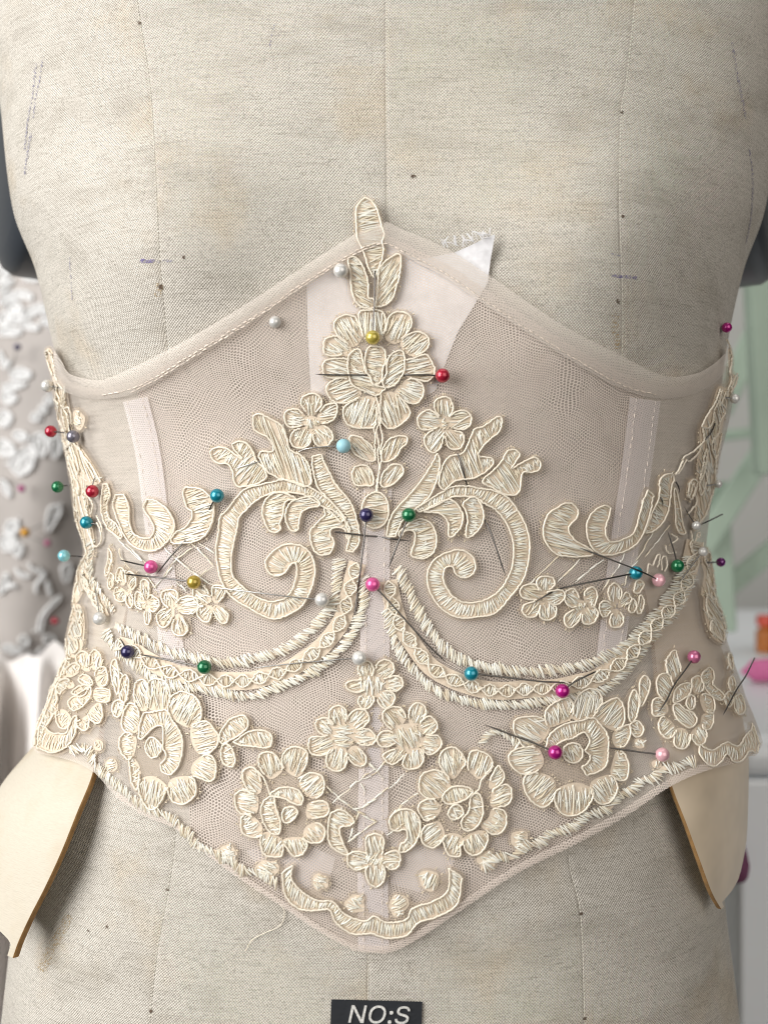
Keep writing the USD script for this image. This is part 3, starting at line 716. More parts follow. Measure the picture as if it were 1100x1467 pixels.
def hip_pad(label, side, edge_px, z0, mat, thick=0.0028):
    pd = thing('hip_pad', label, 'hip pad', 'hip pads under the corset')
    e, _ = onto('pad', spline(P(edge_px), False, 6))
    o = np.argsort(e[:, 2]); ez, ea = e[o, 2], angle_of(e)[o]
    zz = np.linspace(ez[0], z0, 90)
    th0 = np.interp(zz, ez, ea)
    t = np.linspace(0, 1, 60)
    # lower end rounds off outward
    end = side * (1.9 - 1.0 * np.exp(-((zz - ez[0]) / (0.035 if side < 0 else 0.014))))
    end = np.where(side * end < side * th0 + 0.02, th0 + side * 0.02, end)
    th = th0[:, None] * (1 - t) + end[:, None] * t
    po = radial('pad', th, np.broadcast_to(zz[:, None], th.shape))
    nn = normals('pad', po.reshape(-1, 3)).reshape(po.shape)
    pi = po - nn * thick
    f = tri(grid_faces(90, 60))
    f = f if side > 0 else f[:, ::-1]
    if side < 0: f = f
    outer = (po.reshape(-1, 3), f); inner = (pi.reshape(-1, 3), f[:, ::-1])
    obj('cover', cat_meshes([outer, inner]), mat, pd, smooth=True)
    k = np.arange(6) / 5 * np.pi
    ring = (po[:, 0] + pi[:, 0])[:, None] / 2 + (thick / 2) * (np.cos(k)[None, :, None] * nn[:, :1]) 
    tang = po[:, 0] - po[:, 1]; tang /= np.linalg.norm(tang, axis=1, keepdims=True)
    ring = ring + (np.sin(k) * 0.0007)[None, :, None] * tang[:, None]
    obj('cut_edge', (ring.reshape(-1, 3), tri(grid_faces(90, 6))), PADE, pd, smooth=True)
hip_pad('cream hip pad with brown cut edge under the left corset hem', -1, '150,1000 140,1060 132,1110 110,1165 88,1220 65,1270 42,1315 26,1350 18,1373', -0.03, PADC)
hip_pad('tan hip pad with pointed tip under the right corset hem', 1, '935,900 945,1000 952,1060 960,1118 985,1185 1005,1240 1020,1280 1033,1303', -0.03, PADS, 0.002)

# ------------------------------------------------------------------ the corset
corset = thing('corset', 'sheer blush tulle underbust corset with a pointed front on the dress form', 'corset')
TOP = P('78,500 88,512 98,532 120,541 153,543 191,526 273,483 350,437 430,385 505,338 540,322 556,319 575,328 640,356 700,394 800,462 885,507 945,537 991,536 1032,511 1042,498')
LOW = P('84,556 92,560 101,563 136,571 169,571 197,562 273,517 350,470 430,416 505,370 540,356 556,354 575,364 640,399 700,440 800,505 855,540 923,567 953,571 1005,559 1034,536 1042,528')
BX = np.array([80, 90, 100, 120, 150, 191, 230, 273, 350, 430, 505, 540, 556, 575, 640, 700, 800, 885, 945, 991, 1020, 1036], float)
TOP = np.stack([BX, PchipInterpolator(TOP[:, 0], TOP[:, 1])(BX)], 1); LOW = np.stack([BX, PchipInterpolator(LOW[:, 0], LOW[:, 1])(np.clip(BX, 84, 1042))], 1)
HEM = P('50,1078 100,1090 135,1108 165,1142 205,1168 255,1190 300,1228 350,1264 400,1297 460,1337 505,1362 535,1366 562,1364 600,1345 660,1305 740,1252 830,1207 900,1167 960,1127 1010,1105 1060,1092 1086,1078')
def edge_fn(px):
    p, _ = onto('bodice', spline(px, False, 6))
    a = angle_of(p); o = np.argsort(a)
    return lambda q: np.interp(q, a[o], p[o, 2])
top_z, hem_z = edge_fn((TOP + LOW) / 2), edge_fn(HEM)
def line_fn(px):
    p, _ = onto('bodice', spline(P(px), False, 8)); o = np.argsort(p[:, 2])
    return lambda q: np.interp(q, p[o, 2], angle_of(p)[o])
BL, BC, BR = '176,530 196,570 212,650 226,760 238,860 250,960 262,1060 272,1180', '556,340 552,500 545,640 540,760 537,900 535,1100 534,1250 535,1370', '926,540 924,575 910,680 896,770 884,860 872,960 858,1060 846,1190'
def wrinkle(p): return 0.0008 * meshkit.fbm(p * [45, 45, 70] + 5, 3) + 0.0006 * meshkit.noise(p @ np.array([[120, 20, 10], [0, 20, 0], [90, 0, 10]]))
def under_tulle(px, e):
    p, n = onto('bodice', px, e)
    return p - n * wrinkle(p)[:, None], n
def panel(name, lo, hi, mat, off, parent, n=60, m=90):
    v = np.linspace(0, 1, m)[:, None]; u = np.linspace(0, 1, n)[None]
    z_guess = np.linspace(-0.19, 0.12, m)[:, None]
    th = lo(z_guess) * (1 - u) + hi(z_guess) * u
    for _ in range(4):
        z = hem_z(th) * (1 - v) + top_z(th) * v
        th = lo(z[:, :1]) * (1 - u) + hi(z[:, -1:]) * u
    p = radial('bodice', th, z); nn = normals('bodice', p.reshape(-1, 3)).reshape(p.shape)
    wr = wrinkle(p.reshape(-1, 3)).reshape(th.shape)
    p = p + nn * (off - wr)[..., None]
    arc = th * 0.125
    uv = np.stack([arc * 1000, z * 1000], -1).reshape(-1, 2)
    return obj(name, (p.reshape(-1, 3), tri(grid_faces(m, n))), mat, parent, smooth=True, uv=uv)
cst = lambda c: (lambda q: np.full(np.shape(q), c))
bl, bc, br = line_fn(BL), line_fn(BC), line_fn(BR)
for nm, lo, hi, mt in (('side_panel', cst(-1.85), bl, ORGANZA), ('front_panel', bl, bc, TULLE), ('front_panel', bc, br, TULLE), ('side_panel', br, cst(1.85), ORGANZA)):
    pn = panel(nm, lo, hi, mt, 0.0, corset)
    if nm == 'front_panel': panel('lining', lo, hi, LINING, -0.0008, pn)
def ribbon(name, a, b, mat, e, parent, rows=7, puff=0.0, mate=None):
    """a strip between two pixel edges on the bodice, puffed up between them"""
    ab = spline(np.hstack([a, b]), False, 3.0)
    t = np.linspace(0, 1, rows)
    px = ab[:, None, :2] * (1 - t[None, :, None]) + ab[:, None, 2:] * t[None, :, None]
    p, nn = lift(bodice_surf, px, e + puff * np.sin(np.pi * t)[None] ** 0.7)
    L = np.r_[0, np.cumsum(np.linalg.norm(np.diff(p[:, rows // 2], axis=0), axis=1))]
    w = np.linalg.norm(p[:, 0] - p[:, -1], axis=1).mean()
    uv = np.stack([np.broadcast_to(L[:, None], px.shape[:2]) * 1000, np.broadcast_to(t[None] * w, px.shape[:2]) * 1000], -1).reshape(-1, 2)
    f = tri(grid_faces(len(ab), rows))
    q = p.reshape(-1, 3)
    if (np.cross(q[f[:, 1]] - q[f[:, 0]], q[f[:, 2]] - q[f[:, 0]]) * nn.reshape(-1, 3)[f[:, 0]]).sum() < 0: f = f[:, ::-1]
    return obj(name, (q, f), mat, parent, smooth=True, uv=uv)
def dashes(parent, px, e, step=9, ln=6.5, r=0.00020, mat=None, name='stitches'):
    c = spline(px, False, 1.0); i = np.arange(0, len(c) - ln, step).astype(int)
    obj(name, thread_mesh(c[i] + RNG.normal(0, 0.3, (len(i), 2)), c[np.minimum(i + int(ln), len(c) - 1)] + RNG.normal(0, 0.3, (len(i), 2)), bodice_surf, e, 0.0002, r), mat or DASH, parent, smooth=True)
DASH = plain('blush_stitching', (0.84, 0.74, 0.64), 0.5)
bd = ribbon('top_binding', TOP, LOW, BINDING, 0.0006, corset, 9, 0.0007)
low = LOW * 0.88 + TOP * 0.12
k = 6
for q, (f0, f1) in ((0.10, (5, 12)), (0.22, (4, 12)), (0.12, (11, 19))):
    dashes(bd, (LOW * (1 - q) + TOP * q)[f0:f1], 0.0012)
def channel(px, w0, w1, name, e=0.00008):
    c = P(px); t = np.gradient(c, axis=0); t /= np.linalg.norm(t, axis=1, keepdims=True); n = np.stack([-t[:, 1], t[:, 0]], 1)
    w = np.linspace(w0, w1, len(c))[:, None] / 2
    ch = ribbon(name, c + n * w, c - n * w, CHANNEL, e, corset, 7, 0.0001)
    for s in (-0.62, 0.62): dashes(ch, c + n * w * s, 0.0003, 11, 6, 0.00011)
channel('194,572 212,650 226,760 238,860 246,930 251,970', 36, 34, 'boning_channel')
channel('924,572 910,680 896,770 884,860 874,940 869,975', 44, 38, 'boning_channel')
channel('545,640 541,700 538,760 537,900 535,1100 534,1250 535,1362', 40, 44, 'boning_channel')
hm = HEM + [0, -1]; ribbon('hem', HEM[10:21], HEM[10:21] + np.array([(-3, -11)] * 11), TULLE, 0.0004, corset, 5, 0.0001)
ribbon('hem', HEM[3:11], HEM[3:11] + np.array([(3, -8)] * 8), TULLE, 0.0004, corset, 5, 0.0001)
# white organza pieces under the tulle
sc = sheet_mesh(P('440,404 470,388 505,374 556,350 600,372 650,362 708,338 701,372 697,404 676,440 655,474 640,512 622,560 590,572 540,566 490,570 446,562 442,480'), under_tulle, -0.0004)
v, f = sc; v = v + normals('bodice', v) * (0.0025 * sstep(v[:, 0], 0.026, 0.038) * sstep(v[:, 2], 0.0875, 0.098))[:, None]
ws = tag(obj('organza_scrap', (v, f), SCRAP, smooth=True), 'white organza piece under the corset front with its frayed corner above the binding', 'fabric scrap')
fr = P('640,352 655,350 668,352 680,346 690,343 700,340')
A = np.repeat(fr, 5, 0) + RNG.normal(0, 3, (30, 2)); Bq = A + RNG.normal(0, 1, (30, 2)) * [4, 2] + np.stack([RNG.uniform(-16, 4, 30), RNG.uniform(-14, 3, 30)], 1)
obj('frayed_threads', thread_mesh(A, Bq, bodice_surf, 0.0022, 0.0012, 0.00014), SCRAP, ws, smooth=True)
for sh, lb in (('352,1222 400,1212 450,1218 478,1232 470,1262 430,1275 385,1262', 'left'), ('556,1212 610,1205 655,1222 640,1262 600,1280 560,1268', 'right')):
    tag(obj('organza_scrap', sheet_mesh(P(sh), under_tulle, -0.0011), SCRAP, smooth=True), f'small white organza scrap under the corset point on its {lb} side', 'fabric scrap')

# ------------------------------------------------------------------ lace pinned on the corset
a = Lace('cream lace spray with tall leaf, large flower and stem at the corset centre', 'lace motifs pinned on the corset')
a.poly('A', '415,65 375,95 352,140 354,230 360,310 385,370 410,430 430,500 468,562 490,520 515,450 525,390 517,340 530,290 505,210 490,150 460,95', -8, name='leaf')
a.poly('A', '320,435 303,455 312,520 320,600 335,680 375,740 430,758 468,748 463,700 432,690 430,620 418,550 385,475 350,438', 25, name='leaf')
a.poly('A', '620,415 570,440 520,480 495,530 488,620 485,680 478,745 540,735 585,690 600,640 625,560 637,450', -55, name='leaf')
a.flower('B', '480,250', ['440,-149 385,-144 375,-104 390,-44 405,10 440,40 500,30 525,-20 535,-74 520,-134 480,-152', '290,-121 235,-94 220,-49 240,1 290,46 345,61 385,1 365,-64 345,-104', '200,16 160,36 155,86 170,121 250,126 320,110 300,60 245,16', '610,-139 565,-114 550,-54 545,16 600,45 650,6 695,-54 690,-114 655,-136', '720,-14 670,11 640,46 660,96 710,126 770,106 805,66 800,16 760,-12',
   '290,155 200,155 155,175 150,220 175,262 250,265 310,255 320,180', '275,275 210,290 175,330 185,375 220,415 290,420 375,375 340,300', '385,400 320,430 285,460 280,510 310,560 370,580 440,580 470,560 475,420 440,395', '510,385 505,450 515,530 560,580 620,565 685,500 665,440 620,390 560,365', '625,330 690,280 750,300 775,350 760,400 720,428 660,410 605,370', '665,170 720,150 790,130 830,180 840,240 800,285 740,275 650,240'])
a.poly('B', '350,90 310,130 300,190 310,250 330,310 400,350 480,380 520,352 535,332 460,310 440,255 412,230 395,160 380,100', 20, name='tulip_petal')
a.poly('B', '610,100 570,130 545,180 545,240 520,300 545,330 600,310 650,240 660,170 650,110', -30, name='tulip_petal')
a.poly('B', '425,85 410,150 415,220 440,260 465,312 512,290 520,220 540,150 528,90 475,72', 5, name='tulip_petal')
a.lines('B', '475,385 490,420 490,480 495,560 480,600 495,680 490,760 500,840 485,920 480,985;510,372 505,480 505,570 520,640 505,740 515,770 500,850 490,920 485,985;462,580 475,640 470,700 478,790', name='stem')
for t, g in (('315,640 370,640 430,680 465,730 470,790 420,790 360,760 325,720', 50), ('520,720 560,660 620,635 675,645 665,690 630,720 610,760 560,795 515,790', -60), ('350,830 330,860 330,900 350,945 410,950 460,945 460,890 440,840 400,822', 60), ('515,890 550,840 590,815 640,825 650,870 620,910 580,945 530,960 510,940', -55)):
    a.poly('B', t, g, name='stem_leaf')
a.poly('Z', '539,705 525,712 519,725 519,742 526,753 540,757 553,747 557,730 552,712', 0, name='bud')

a = Lace('cream lace scroll spray with five petal flower curling left of the centre', 'lace motifs pinned on the corset')
a.flower('C', '640,185', ['640,20 595,40 585,85 615,125 640,160 670,130 705,90 700,45 670,22', '540,115 490,130 480,170 500,215 545,225 605,200 600,160 570,125', '580,240 540,255 518,300 535,345 580,358 625,340 640,290 630,235', '700,225 660,240 665,310 690,345 740,345 772,305 770,260 735,230', '740,90 800,85 800,140 780,180 735,200 685,195 690,160 710,120'], mid='610,170 660,165 690,190 690,225 640,245 605,215')
a.poly('C', '290,150 330,145 400,180 460,220 490,290 510,370 570,400 615,440 640,520 645,580 605,605 540,580 480,560 420,540 370,505 330,440 315,410 340,380 400,385 405,340 370,290 320,265 290,240 283,190', 70, name='leaf')
a.poly('C', '60,355 20,375 20,415 60,455 120,460 150,500 160,560 180,600 240,600 320,580 365,545 350,490 300,440 280,380 240,330 190,318 150,335 165,370 215,430 180,410 130,370 90,355', -48, name='leaf')
a.ladder('C', '655,412 650,470 670,560 690,615 740,668 800,730 850,800 872,870 880,940 865,1005', '712,398 725,450 760,515 795,585 850,650 895,710 925,790 945,880 942,960 905,1020', 'leaf')
a.ladder('C', '862,805 800,730 720,660 640,612 560,580 480,560 400,575 330,592 240,615 180,670 120,750 75,800 65,900 50,1000 60,1100 85,1200 150,1300 260,1370 340,1416 430,1437 570,1371 640,1260 670,1140 650,1045 600,985 500,966 420,1000 362,1070 375,1140 420,1168',
         '835,835 770,765 690,710 620,665 560,645 480,640 415,640 350,665 290,700 240,750 195,800 180,880 165,940 150,1020 145,1100 160,1176 230,1246 300,1296 380,1328 440,1321 490,1301 530,1246 552,1170 555,1110 548,1086 530,1084 515,1100 495,1130 475,1150 450,1163')
a.poly('C', '415,645 360,690 340,770 360,840 390,885 430,890 455,870 445,840 465,790 475,720 500,690 550,680 480,645', -12, name='curl')
a.poly('C', '555,685 510,710 485,770 490,830 520,880 560,880 565,850 575,800 590,760 640,735 690,730 700,705 640,665', -5, name='curl')
a.poly('C', '725,740 732,780 690,825 640,885 645,960 670,1015 710,1035 760,1025 785,980 785,940 762,900 775,868 820,862 860,880 868,930 890,920 878,850 830,790 775,750', -15, name='curl')

a = Lace('cream lace scroll spray with five petal flower curling right of the centre', 'lace motifs pinned on the corset')
a.flower('E', '375,205', ['375,40 330,60 320,105 345,150 375,185 405,165 430,110 415,55', '265,125 220,160 220,210 250,242 310,235 355,205 335,160 300,130', '300,255 260,290 262,340 300,385 340,370 365,320 370,250 340,245', '440,255 390,250 400,340 440,367 485,350 500,300 485,265', '490,125 440,140 395,195 430,225 490,240 535,215 545,170 525,135'], mid='350,190 380,180 405,200 405,230 370,235 350,215')
a.poly('E', '720,160 670,190 620,225 570,240 545,290 510,370 480,400 420,410 375,460 350,540 345,590 370,620 400,610 430,580 480,560 560,550 630,515 680,470 680,425 600,415 595,390 630,340 680,290 720,260 740,210 740,175', 72, name='leaf')
a.poly('E', '820,370 770,385 740,440 690,500 640,540 620,580 680,610 720,635 770,655 830,655 855,610 860,540 880,510 930,515 975,490 980,450 950,420 910,430 850,460 800,490 830,440 850,400', 55, name='leaf')
a.ladder('E', '335,395 290,480 230,570 160,655 90,730 50,790 22,860 20,920', '352,430 348,490 325,580 290,660 230,720 170,765 110,830 72,920', 'leaf')
a.ladder('E', '200,745 280,690 370,635 430,605 520,600 600,615 690,630 770,670 830,740 880,830 912,940 908,1040 890,1140 860,1210 790,1300 700,1400 590,1425 470,1430 370,1380 300,1290 270,1190 295,1090 370,1030 470,1003 550,1040 575,1110 550,1160 510,1180',
         '215,768 290,740 370,700 430,670 500,665 570,670 630,710 700,750 745,800 785,870 808,950 812,1030 800,1120 770,1190 730,1250 670,1300 590,1330 510,1335 450,1310 400,1255 372,1190 378,1130 405,1108 432,1110 440,1130 450,1155 475,1172 500,1178')
a.poly('E', '575,670 610,720 625,780 610,850 560,910 520,925 515,880 525,820 515,760 495,715 530,680', 5, name='curl')
a.poly('E', '430,690 470,730 495,790 480,860 430,920 405,910 405,850 385,800 340,770 285,765 250,760 320,715 380,690', 0, name='curl')
a.poly('E', '215,810 270,820 310,860 330,930 315,1010 270,1050 210,1055 170,1030 190,960 195,900 170,880 130,885 105,920 98,890 150,845', -10, name='curl')

a = Lace('cream lace swag of curled leaves, lattice and small flowers on the left side', 'lace motifs pinned on the corset')
a.poly('G', '515,40 505,90 530,160 560,190 555,235 520,285 460,320 430,365 445,388 520,385 580,375 640,340 680,270 695,200 690,130 660,80 610,45 560,38', -15, name='leaf')
a.ladder('G', '80,85 66,150 95,240 140,345 200,410 280,437 360,420 425,350 450,275 430,210 390,160 330,118', '130,75 163,150 168,250 190,320 230,348 285,356 312,335 322,290 300,235 268,190 258,150 280,110', 'leaf')
a.ladder('J', '625,95 605,250 610,370 655,510 730,580 805,628', '665,85 690,190 662,320 690,430 760,490 815,600', 'leaf')
a.lattice('G', '20,290 130,400 240,500;140,390 220,470 300,560;380,415 450,480 600,600 700,660;545,385 620,450 700,540;470,480 520,440 570,410;380,590 440,510 490,440;600,600 650,560 700,530;330,660 390,590 430,540;450,620 490,660 520,690;490,690 530,660 570,640;100,420 110,480 170,550;270,580 300,640 340,680;600,390 650,420 700,450')
fl = [('685,765', ['570,690 600,650 640,670 670,740 640,770 610,780 575,740', '690,665 740,660 765,700 720,760 690,745', '720,790 780,830 775,880 740,885 690,800', '620,790 595,820 610,860 660,885 680,800']),
      ('445,800', ['430,685 375,700 380,760 430,800 465,760 465,700', '490,740 570,730 595,780 560,830 470,810', '465,840 440,910 450,955 500,968 530,930 510,880', '420,800 350,830 345,880 370,915 410,900 440,830']),
      ('268,775', ['260,620 240,660 245,730 270,760 290,700 285,640', '215,700 205,770 230,800 260,785 250,720', '300,720 350,750 345,800 310,815 280,770', '270,790 265,850 280,905 300,860 290,795']),
      ('150,670', ['100,550 85,610 120,650 140,600 130,555', '165,570 205,600 205,660 170,680 150,620', '85,670 75,720 100,755 145,740 130,690', '150,690 150,760 180,795 190,740 165,690'])]
for c, ps in fl: a.flower('G', c, ps, name='small_petal')
a.poly('G', '40,420 62,470 52,540 25,600 18,560 35,500', 80, name='small_petal'); a.poly('G', '50,580 75,600 65,660 45,680 35,640', 80, name='small_petal')

a = Lace('cream lace swag of curled leaves, lattice and small flowers on the right side', 'lace motifs pinned on the corset')
a.poly('H', '250,165 290,140 340,140 380,180 370,230 330,270 320,310 360,370 430,410 470,440 460,465 380,475 310,470 250,460 190,400 160,320 190,210', 15, name='leaf')
a.ladder('H', '545,148 480,185 435,260 438,340 470,420 540,463 640,450 730,405 780,340 805,270 830,190 850,80', '580,160 575,210 552,280 555,340 580,378 620,378 670,360 715,335 740,290 765,200 790,110 815,52', 'leaf')
a.poly('X', '370,120 310,120 260,170 255,260 245,340 200,430 150,560 125,620 180,625 260,570 320,470 350,330 360,230 380,160', 35, name='leaf')
a.poly('X', '385,240 380,300 390,380 395,520 410,600 440,640 480,630 460,570 440,440 420,330 405,260', 40, name='leaf')
a.poly('X', '550,160 515,200 505,280 510,320 540,330 565,280 580,190', 80, name='leaf')
a.lattice('H', '260,475 170,560 80,640;395,490 320,570 250,640;545,490 450,560 360,640;670,450 640,540 560,640 540,690;850,320 760,480 700,560 670,660;960,270 860,400 800,470')
for c, ps in [('160,730', ['100,650 40,660 20,700 50,735 120,740 155,715 130,670', '180,600 135,610 125,650 150,700 180,690 230,650 220,610', '260,685 190,700 170,735 240,775 290,740 290,700', '210,775 160,755 140,840 180,872 230,850 240,800', '100,760 45,780 35,820 70,850 120,840 145,755']),
              ('405,775', ['335,680 305,700 300,750 345,790 390,760 365,690', '460,670 425,700 430,750 470,790 495,740 490,690', '440,800 410,830 415,890 470,890 500,840 480,800', '345,815 300,850 305,900 340,918 385,870 395,800']),
              ('610,790', ['600,645 570,680 575,730 610,775 645,720 640,670', '545,755 515,780 520,830 550,850 595,800 580,770', '610,810 580,870 590,910 630,918 660,880 645,830', '680,700 650,750 640,790 690,770 712,740'])]:
    a.flower('H', c, ps, name='small_petal')
a.poly('H', '360,770 420,755 435,800 390,825', 60, name='flower_centre', cord=False, fringe=False)
for t in ('760,620 735,650 730,700 760,700 790,650', '720,740 695,800 715,830 745,790', '770,715 792,760 770,830 742,820 755,765'): a.poly('H', t, 70, name='small_petal')
a.lines('H', '810,590 820,520 845,530 870,470 890,462 880,540;905,560 900,490 925,470 935,530 920,570;925,400 945,450 990,445;960,330 1000,360 950,400', name='outline_cord')

# the two curved borders
a = Lace('cream lace border of twisted cord sweeping down the left of the corset front', 'curved lace borders', 'lace border', 'lace_border')
a.zigzag(P('486,800 482,836 479,862 464,884 445,903 425,921 398,935 368,943 334,949 300,947 250,935 218,923 191,909 165,897'), 15)
a.zigzag(P('520,825 521,862 513,890 498,917 480,938 460,955 440,966 420,976 396,984 372,995 346,998 309,990 264,985 240,979 213,968 198,954 181,942 160,922 153,901'), 14)
a.chain(P('512,806 504,835 498,860 490,888 474,912 456,931 435,946 412,960 386,968 361,975 333,976 300,974 275,969 250,964 225,953 205,942 188,930 169,924'))
a.zigzag(P('131,773 131,825 147,852 165,876'), 9); a.chain(P('122,826 130,845 142,862 152,884'), 4, 22)
a = Lace('cream lace border of twisted cord sweeping down the right of the corset front', 'curved lace borders', 'lace border', 'lace_border')
a.zigzag(P('568,814 584,845 600,877 618,908 645,936 680,953 720,960 760,962 800,960 840,952 864,942 882,934 900,920 920,900 940,878 960,850 975,825 986,795'), 15)
a.zigzag(P('553,870 562,908 576,940 600,968 620,987 642,997 686,1008 737,1010 790,1003 830,998 864,988 886,972 906,948 926,924 948,895 966,876 980,850 992,822'), 13)
a.chain(P('556,832 562,862 570,889 580,907 596,930 614,953 636,968 664,980 694,988 721,990 748,988 773,987 800,985 825,979 848,974 870,962 895,944 912,926 925,909 940,893 952,879 966,864 977,842 986,815 995,775'))

# roses and daisies
a = Lace('large cream lace rose with three leaves on the lower left of the corset', 'lace roses'); cx = '370,490'
for t in ('240,65 205,100 200,180 215,240 270,240 285,130 270,80', '330,62 290,90 280,170 290,240 380,245 415,200 415,130 390,80', '480,145 430,180 415,250 450,310 540,355 600,320 610,240 580,180 530,150', '620,330 560,360 555,430 590,510 660,520 710,470 720,420 690,370 660,335', '640,540 570,590 560,650 620,680 680,695 705,640 700,580 680,550', '545,680 440,690 410,740 430,810 490,840 540,820 575,780 575,720', '385,735 310,680 230,700 230,760 260,840 310,875 350,840 380,790', '165,560 170,640 180,710 210,750 222,700 220,620 190,570', '150,400 110,430 105,490 130,540 165,560 190,500 195,430', '170,215 130,280 120,350 150,390 205,380 225,310 210,240'): a.poly('L', t, center=cx)
a.ladder('L', '222,430 230,350 255,280 310,265 400,255 430,310 480,380 500,450 495,530 470,610 420,660 370,640', '240,440 270,410 310,370 345,352 375,355 378,400 378,460 375,490 395,530 390,560 365,590 362,615', 'inner_petal')
a.poly('L', '310,425 275,450 268,500 300,550 340,545 365,505 355,460', 75, name='inner_petal')
for t, g in (('870,285 800,310 750,370 730,420 745,465 800,440 860,405 905,360 905,310', 50), ('980,378 900,395 840,440 815,452 860,470 940,480 1040,485 1060,430 1040,395', 65), ('750,475 740,540 760,590 810,610 828,570 815,510 790,470', 10)): a.poly('L', t, g, name='leaf')
a = Lace('cream lace rose with a hooked leaf below the left daisy', 'lace roses'); cx = '440,560'
for t in ('520,105 470,120 430,170 440,240 490,290 540,300 590,230 600,150 570,115', '320,140 275,160 265,220 300,290 350,320 420,260 400,200 370,155', '200,250 160,270 150,310 170,380 215,430 260,420 270,360 260,300 230,260', '140,415 95,450 100,520 130,570 180,575 235,560 240,460 190,430', '170,585 135,630 150,710 210,740 265,730 270,670 220,610', '280,740 280,810 310,870 370,880 420,870 425,790 390,750 330,720', '440,770 470,830 510,875 570,860 600,800 570,760 520,755', '580,745 630,780 700,775 725,720 715,670 660,650 600,680', '610,520 610,600 700,600 750,570 745,510 700,488 650,500', '600,300 555,360 580,420 640,460 700,440 722,370 700,310 650,292'): a.poly('M', t, center=cx)
a.poly('M', '330,460 285,500 275,570 300,650 340,710 400,722 415,660 400,590 375,520 370,465', -5, name='inner_petal')
a.poly('M', '345,445 390,400 460,388 540,410 575,470 555,515 500,500 430,465', 65, name='inner_petal')
a.poly('M', '440,540 425,590 440,635 490,635 535,570 510,530 470,530', -50, name='inner_petal')
a.lines('M', '130,330 150,270 200,245 250,270 305,340 340,445', name='outline_cord')
a.poly('M', '800,560 770,580 755,650 755,760 800,830 880,870 890,850 860,790 835,710 845,670 900,665 935,640 920,600 870,560 830,545', 20, name='leaf')
a = Lace('cream lace rose with a hooked leaf below the right daisy', 'lace roses'); cx = '730,550'
for t in ('620,108 565,140 550,210 580,270 640,320 690,270 725,210 700,150 660,115', '790,130 760,170 755,250 780,280 830,320 890,270 920,220 900,170 850,140', '500,272 430,300 405,370 420,430 480,465 560,450 610,390 600,310 550,280', '500,480 430,490 395,540 420,590 450,620 510,600 550,540', '500,650 440,680 420,740 440,790 500,815 560,770 575,720 545,650', '575,760 590,820 620,870 690,875 690,810 710,790 690,740 620,730', '720,770 740,840 790,870 850,840 885,770 880,720 820,710 750,740', '850,655 880,690 930,720 990,700 1020,630 1000,560 930,550 900,620', '1010,375 940,400 920,460 925,520 1010,520 1050,480 1055,420 1040,385', '960,240 920,310 905,380 940,390 990,350 1005,300 980,260'): a.poly('N', t, center=cx)
a.poly('N', '780,405 700,380 620,395 570,450 580,495 630,510 720,480 760,450', 70, name='inner_petal')
a.poly('N', '820,430 770,460 755,560 705,620 710,680 760,700 820,660 855,580 850,490', 30, name='inner_petal')
a.poly('N', '640,520 610,570 625,610 670,615 715,580 710,540 680,515', 20, name='inner_petal')
a.lines('N', '915,265 850,330 825,400 795,430 772,452;930,235 870,310 835,350', name='outline_cord')
a.poly('N', '190,620 200,680 240,700 300,690 318,720 310,770 270,800 262,850 320,840 380,780 410,680 400,610 360,560 300,545 240,560', 75, name='leaf')
a = Lace('large cream lace rose with three leaves on the lower right of the corset', 'lace roses'); cx = '620,520'
for t in ('390,300 320,300 255,320 250,380 280,440 320,480 410,450 460,370 430,320', '570,180 490,215 445,270 460,350 540,330 600,300 610,230 590,190', '710,125 650,165 620,230 610,290 690,320 750,270 790,200 770,145', '870,185 800,220 760,270 770,310 840,360 900,370 930,310 925,240 900,190', '960,350 890,380 870,440 900,485 940,470 970,410', '900,510 870,590 860,650 900,690 945,680 960,620 945,550', '840,670 740,710 740,790 790,838 850,820 885,750 875,700', '520,760 505,820 540,890 600,912 660,895 710,840 730,760 630,720', '470,680 370,650 320,670 312,740 350,810 410,855 460,840 490,790 500,730', '370,490 260,500 215,550 240,610 300,650 370,640 420,590 410,530'): a.poly('Q', t, center=cx)
a.ladder('Q', '440,500 460,420 510,370 580,335 660,320 740,300 780,340 825,400 835,480 820,600 770,640 700,662', '470,510 510,470 550,445 610,430 660,400 690,395 718,440 700,490 690,510 720,540 710,580 665,615', 'inner_petal')
a.poly('Q', '600,460 555,490 550,540 590,580 640,580 670,540 665,490 640,465', 60, name='inner_petal')
for t, g in (('1060,35 1030,80 1030,160 1037,230 1070,180 1095,90', 60), ('995,125 965,190 960,290 985,330 1015,280 1025,190', 60), ('1010,320 970,350 990,410 1030,420 1058,380 1040,340', 30)): a.poly('Q', t, g, name='leaf')
a.zigzag(R('Q', '40,470 70,415 130,385 200,410 250,450 270,490'), 9)
a = Lace('cream lace rose with hooked leaf at the far right edge over the hip pad', 'lace roses'); cx = '500,590'
for t in ('420,165 370,220 360,280 390,350 440,360 460,300 440,220', '350,330 300,360 295,430 320,490 380,500 410,440 390,360', '320,510 270,520 262,580 280,630 360,610 370,560', '340,640 310,700 330,760 380,790 425,750 410,690', '430,740 420,820 450,860 500,860 530,790 490,730', '545,790 590,840 630,820 645,760 610,700 560,740', '650,620 690,625 690,690 660,730 620,710 625,640', '640,480 690,510 700,590 660,610 625,560 615,490', '540,380 590,350 620,400 610,460 570,460'): a.poly('S', t, center=cx)
for t, g in (('490,400 430,440 410,530 450,530 520,480 540,410', 50), ('520,490 500,540 530,590 560,570 565,510 540,485', 80), ('410,560 430,640 490,700 540,718 578,670 560,620 500,590 450,550', 40)): a.poly('S', t, g, name='inner_petal')
a.poly('S', '660,290 610,340 620,400 660,470 730,520 770,510 765,480 720,440 685,400 700,360 690,310', -20, name='leaf')
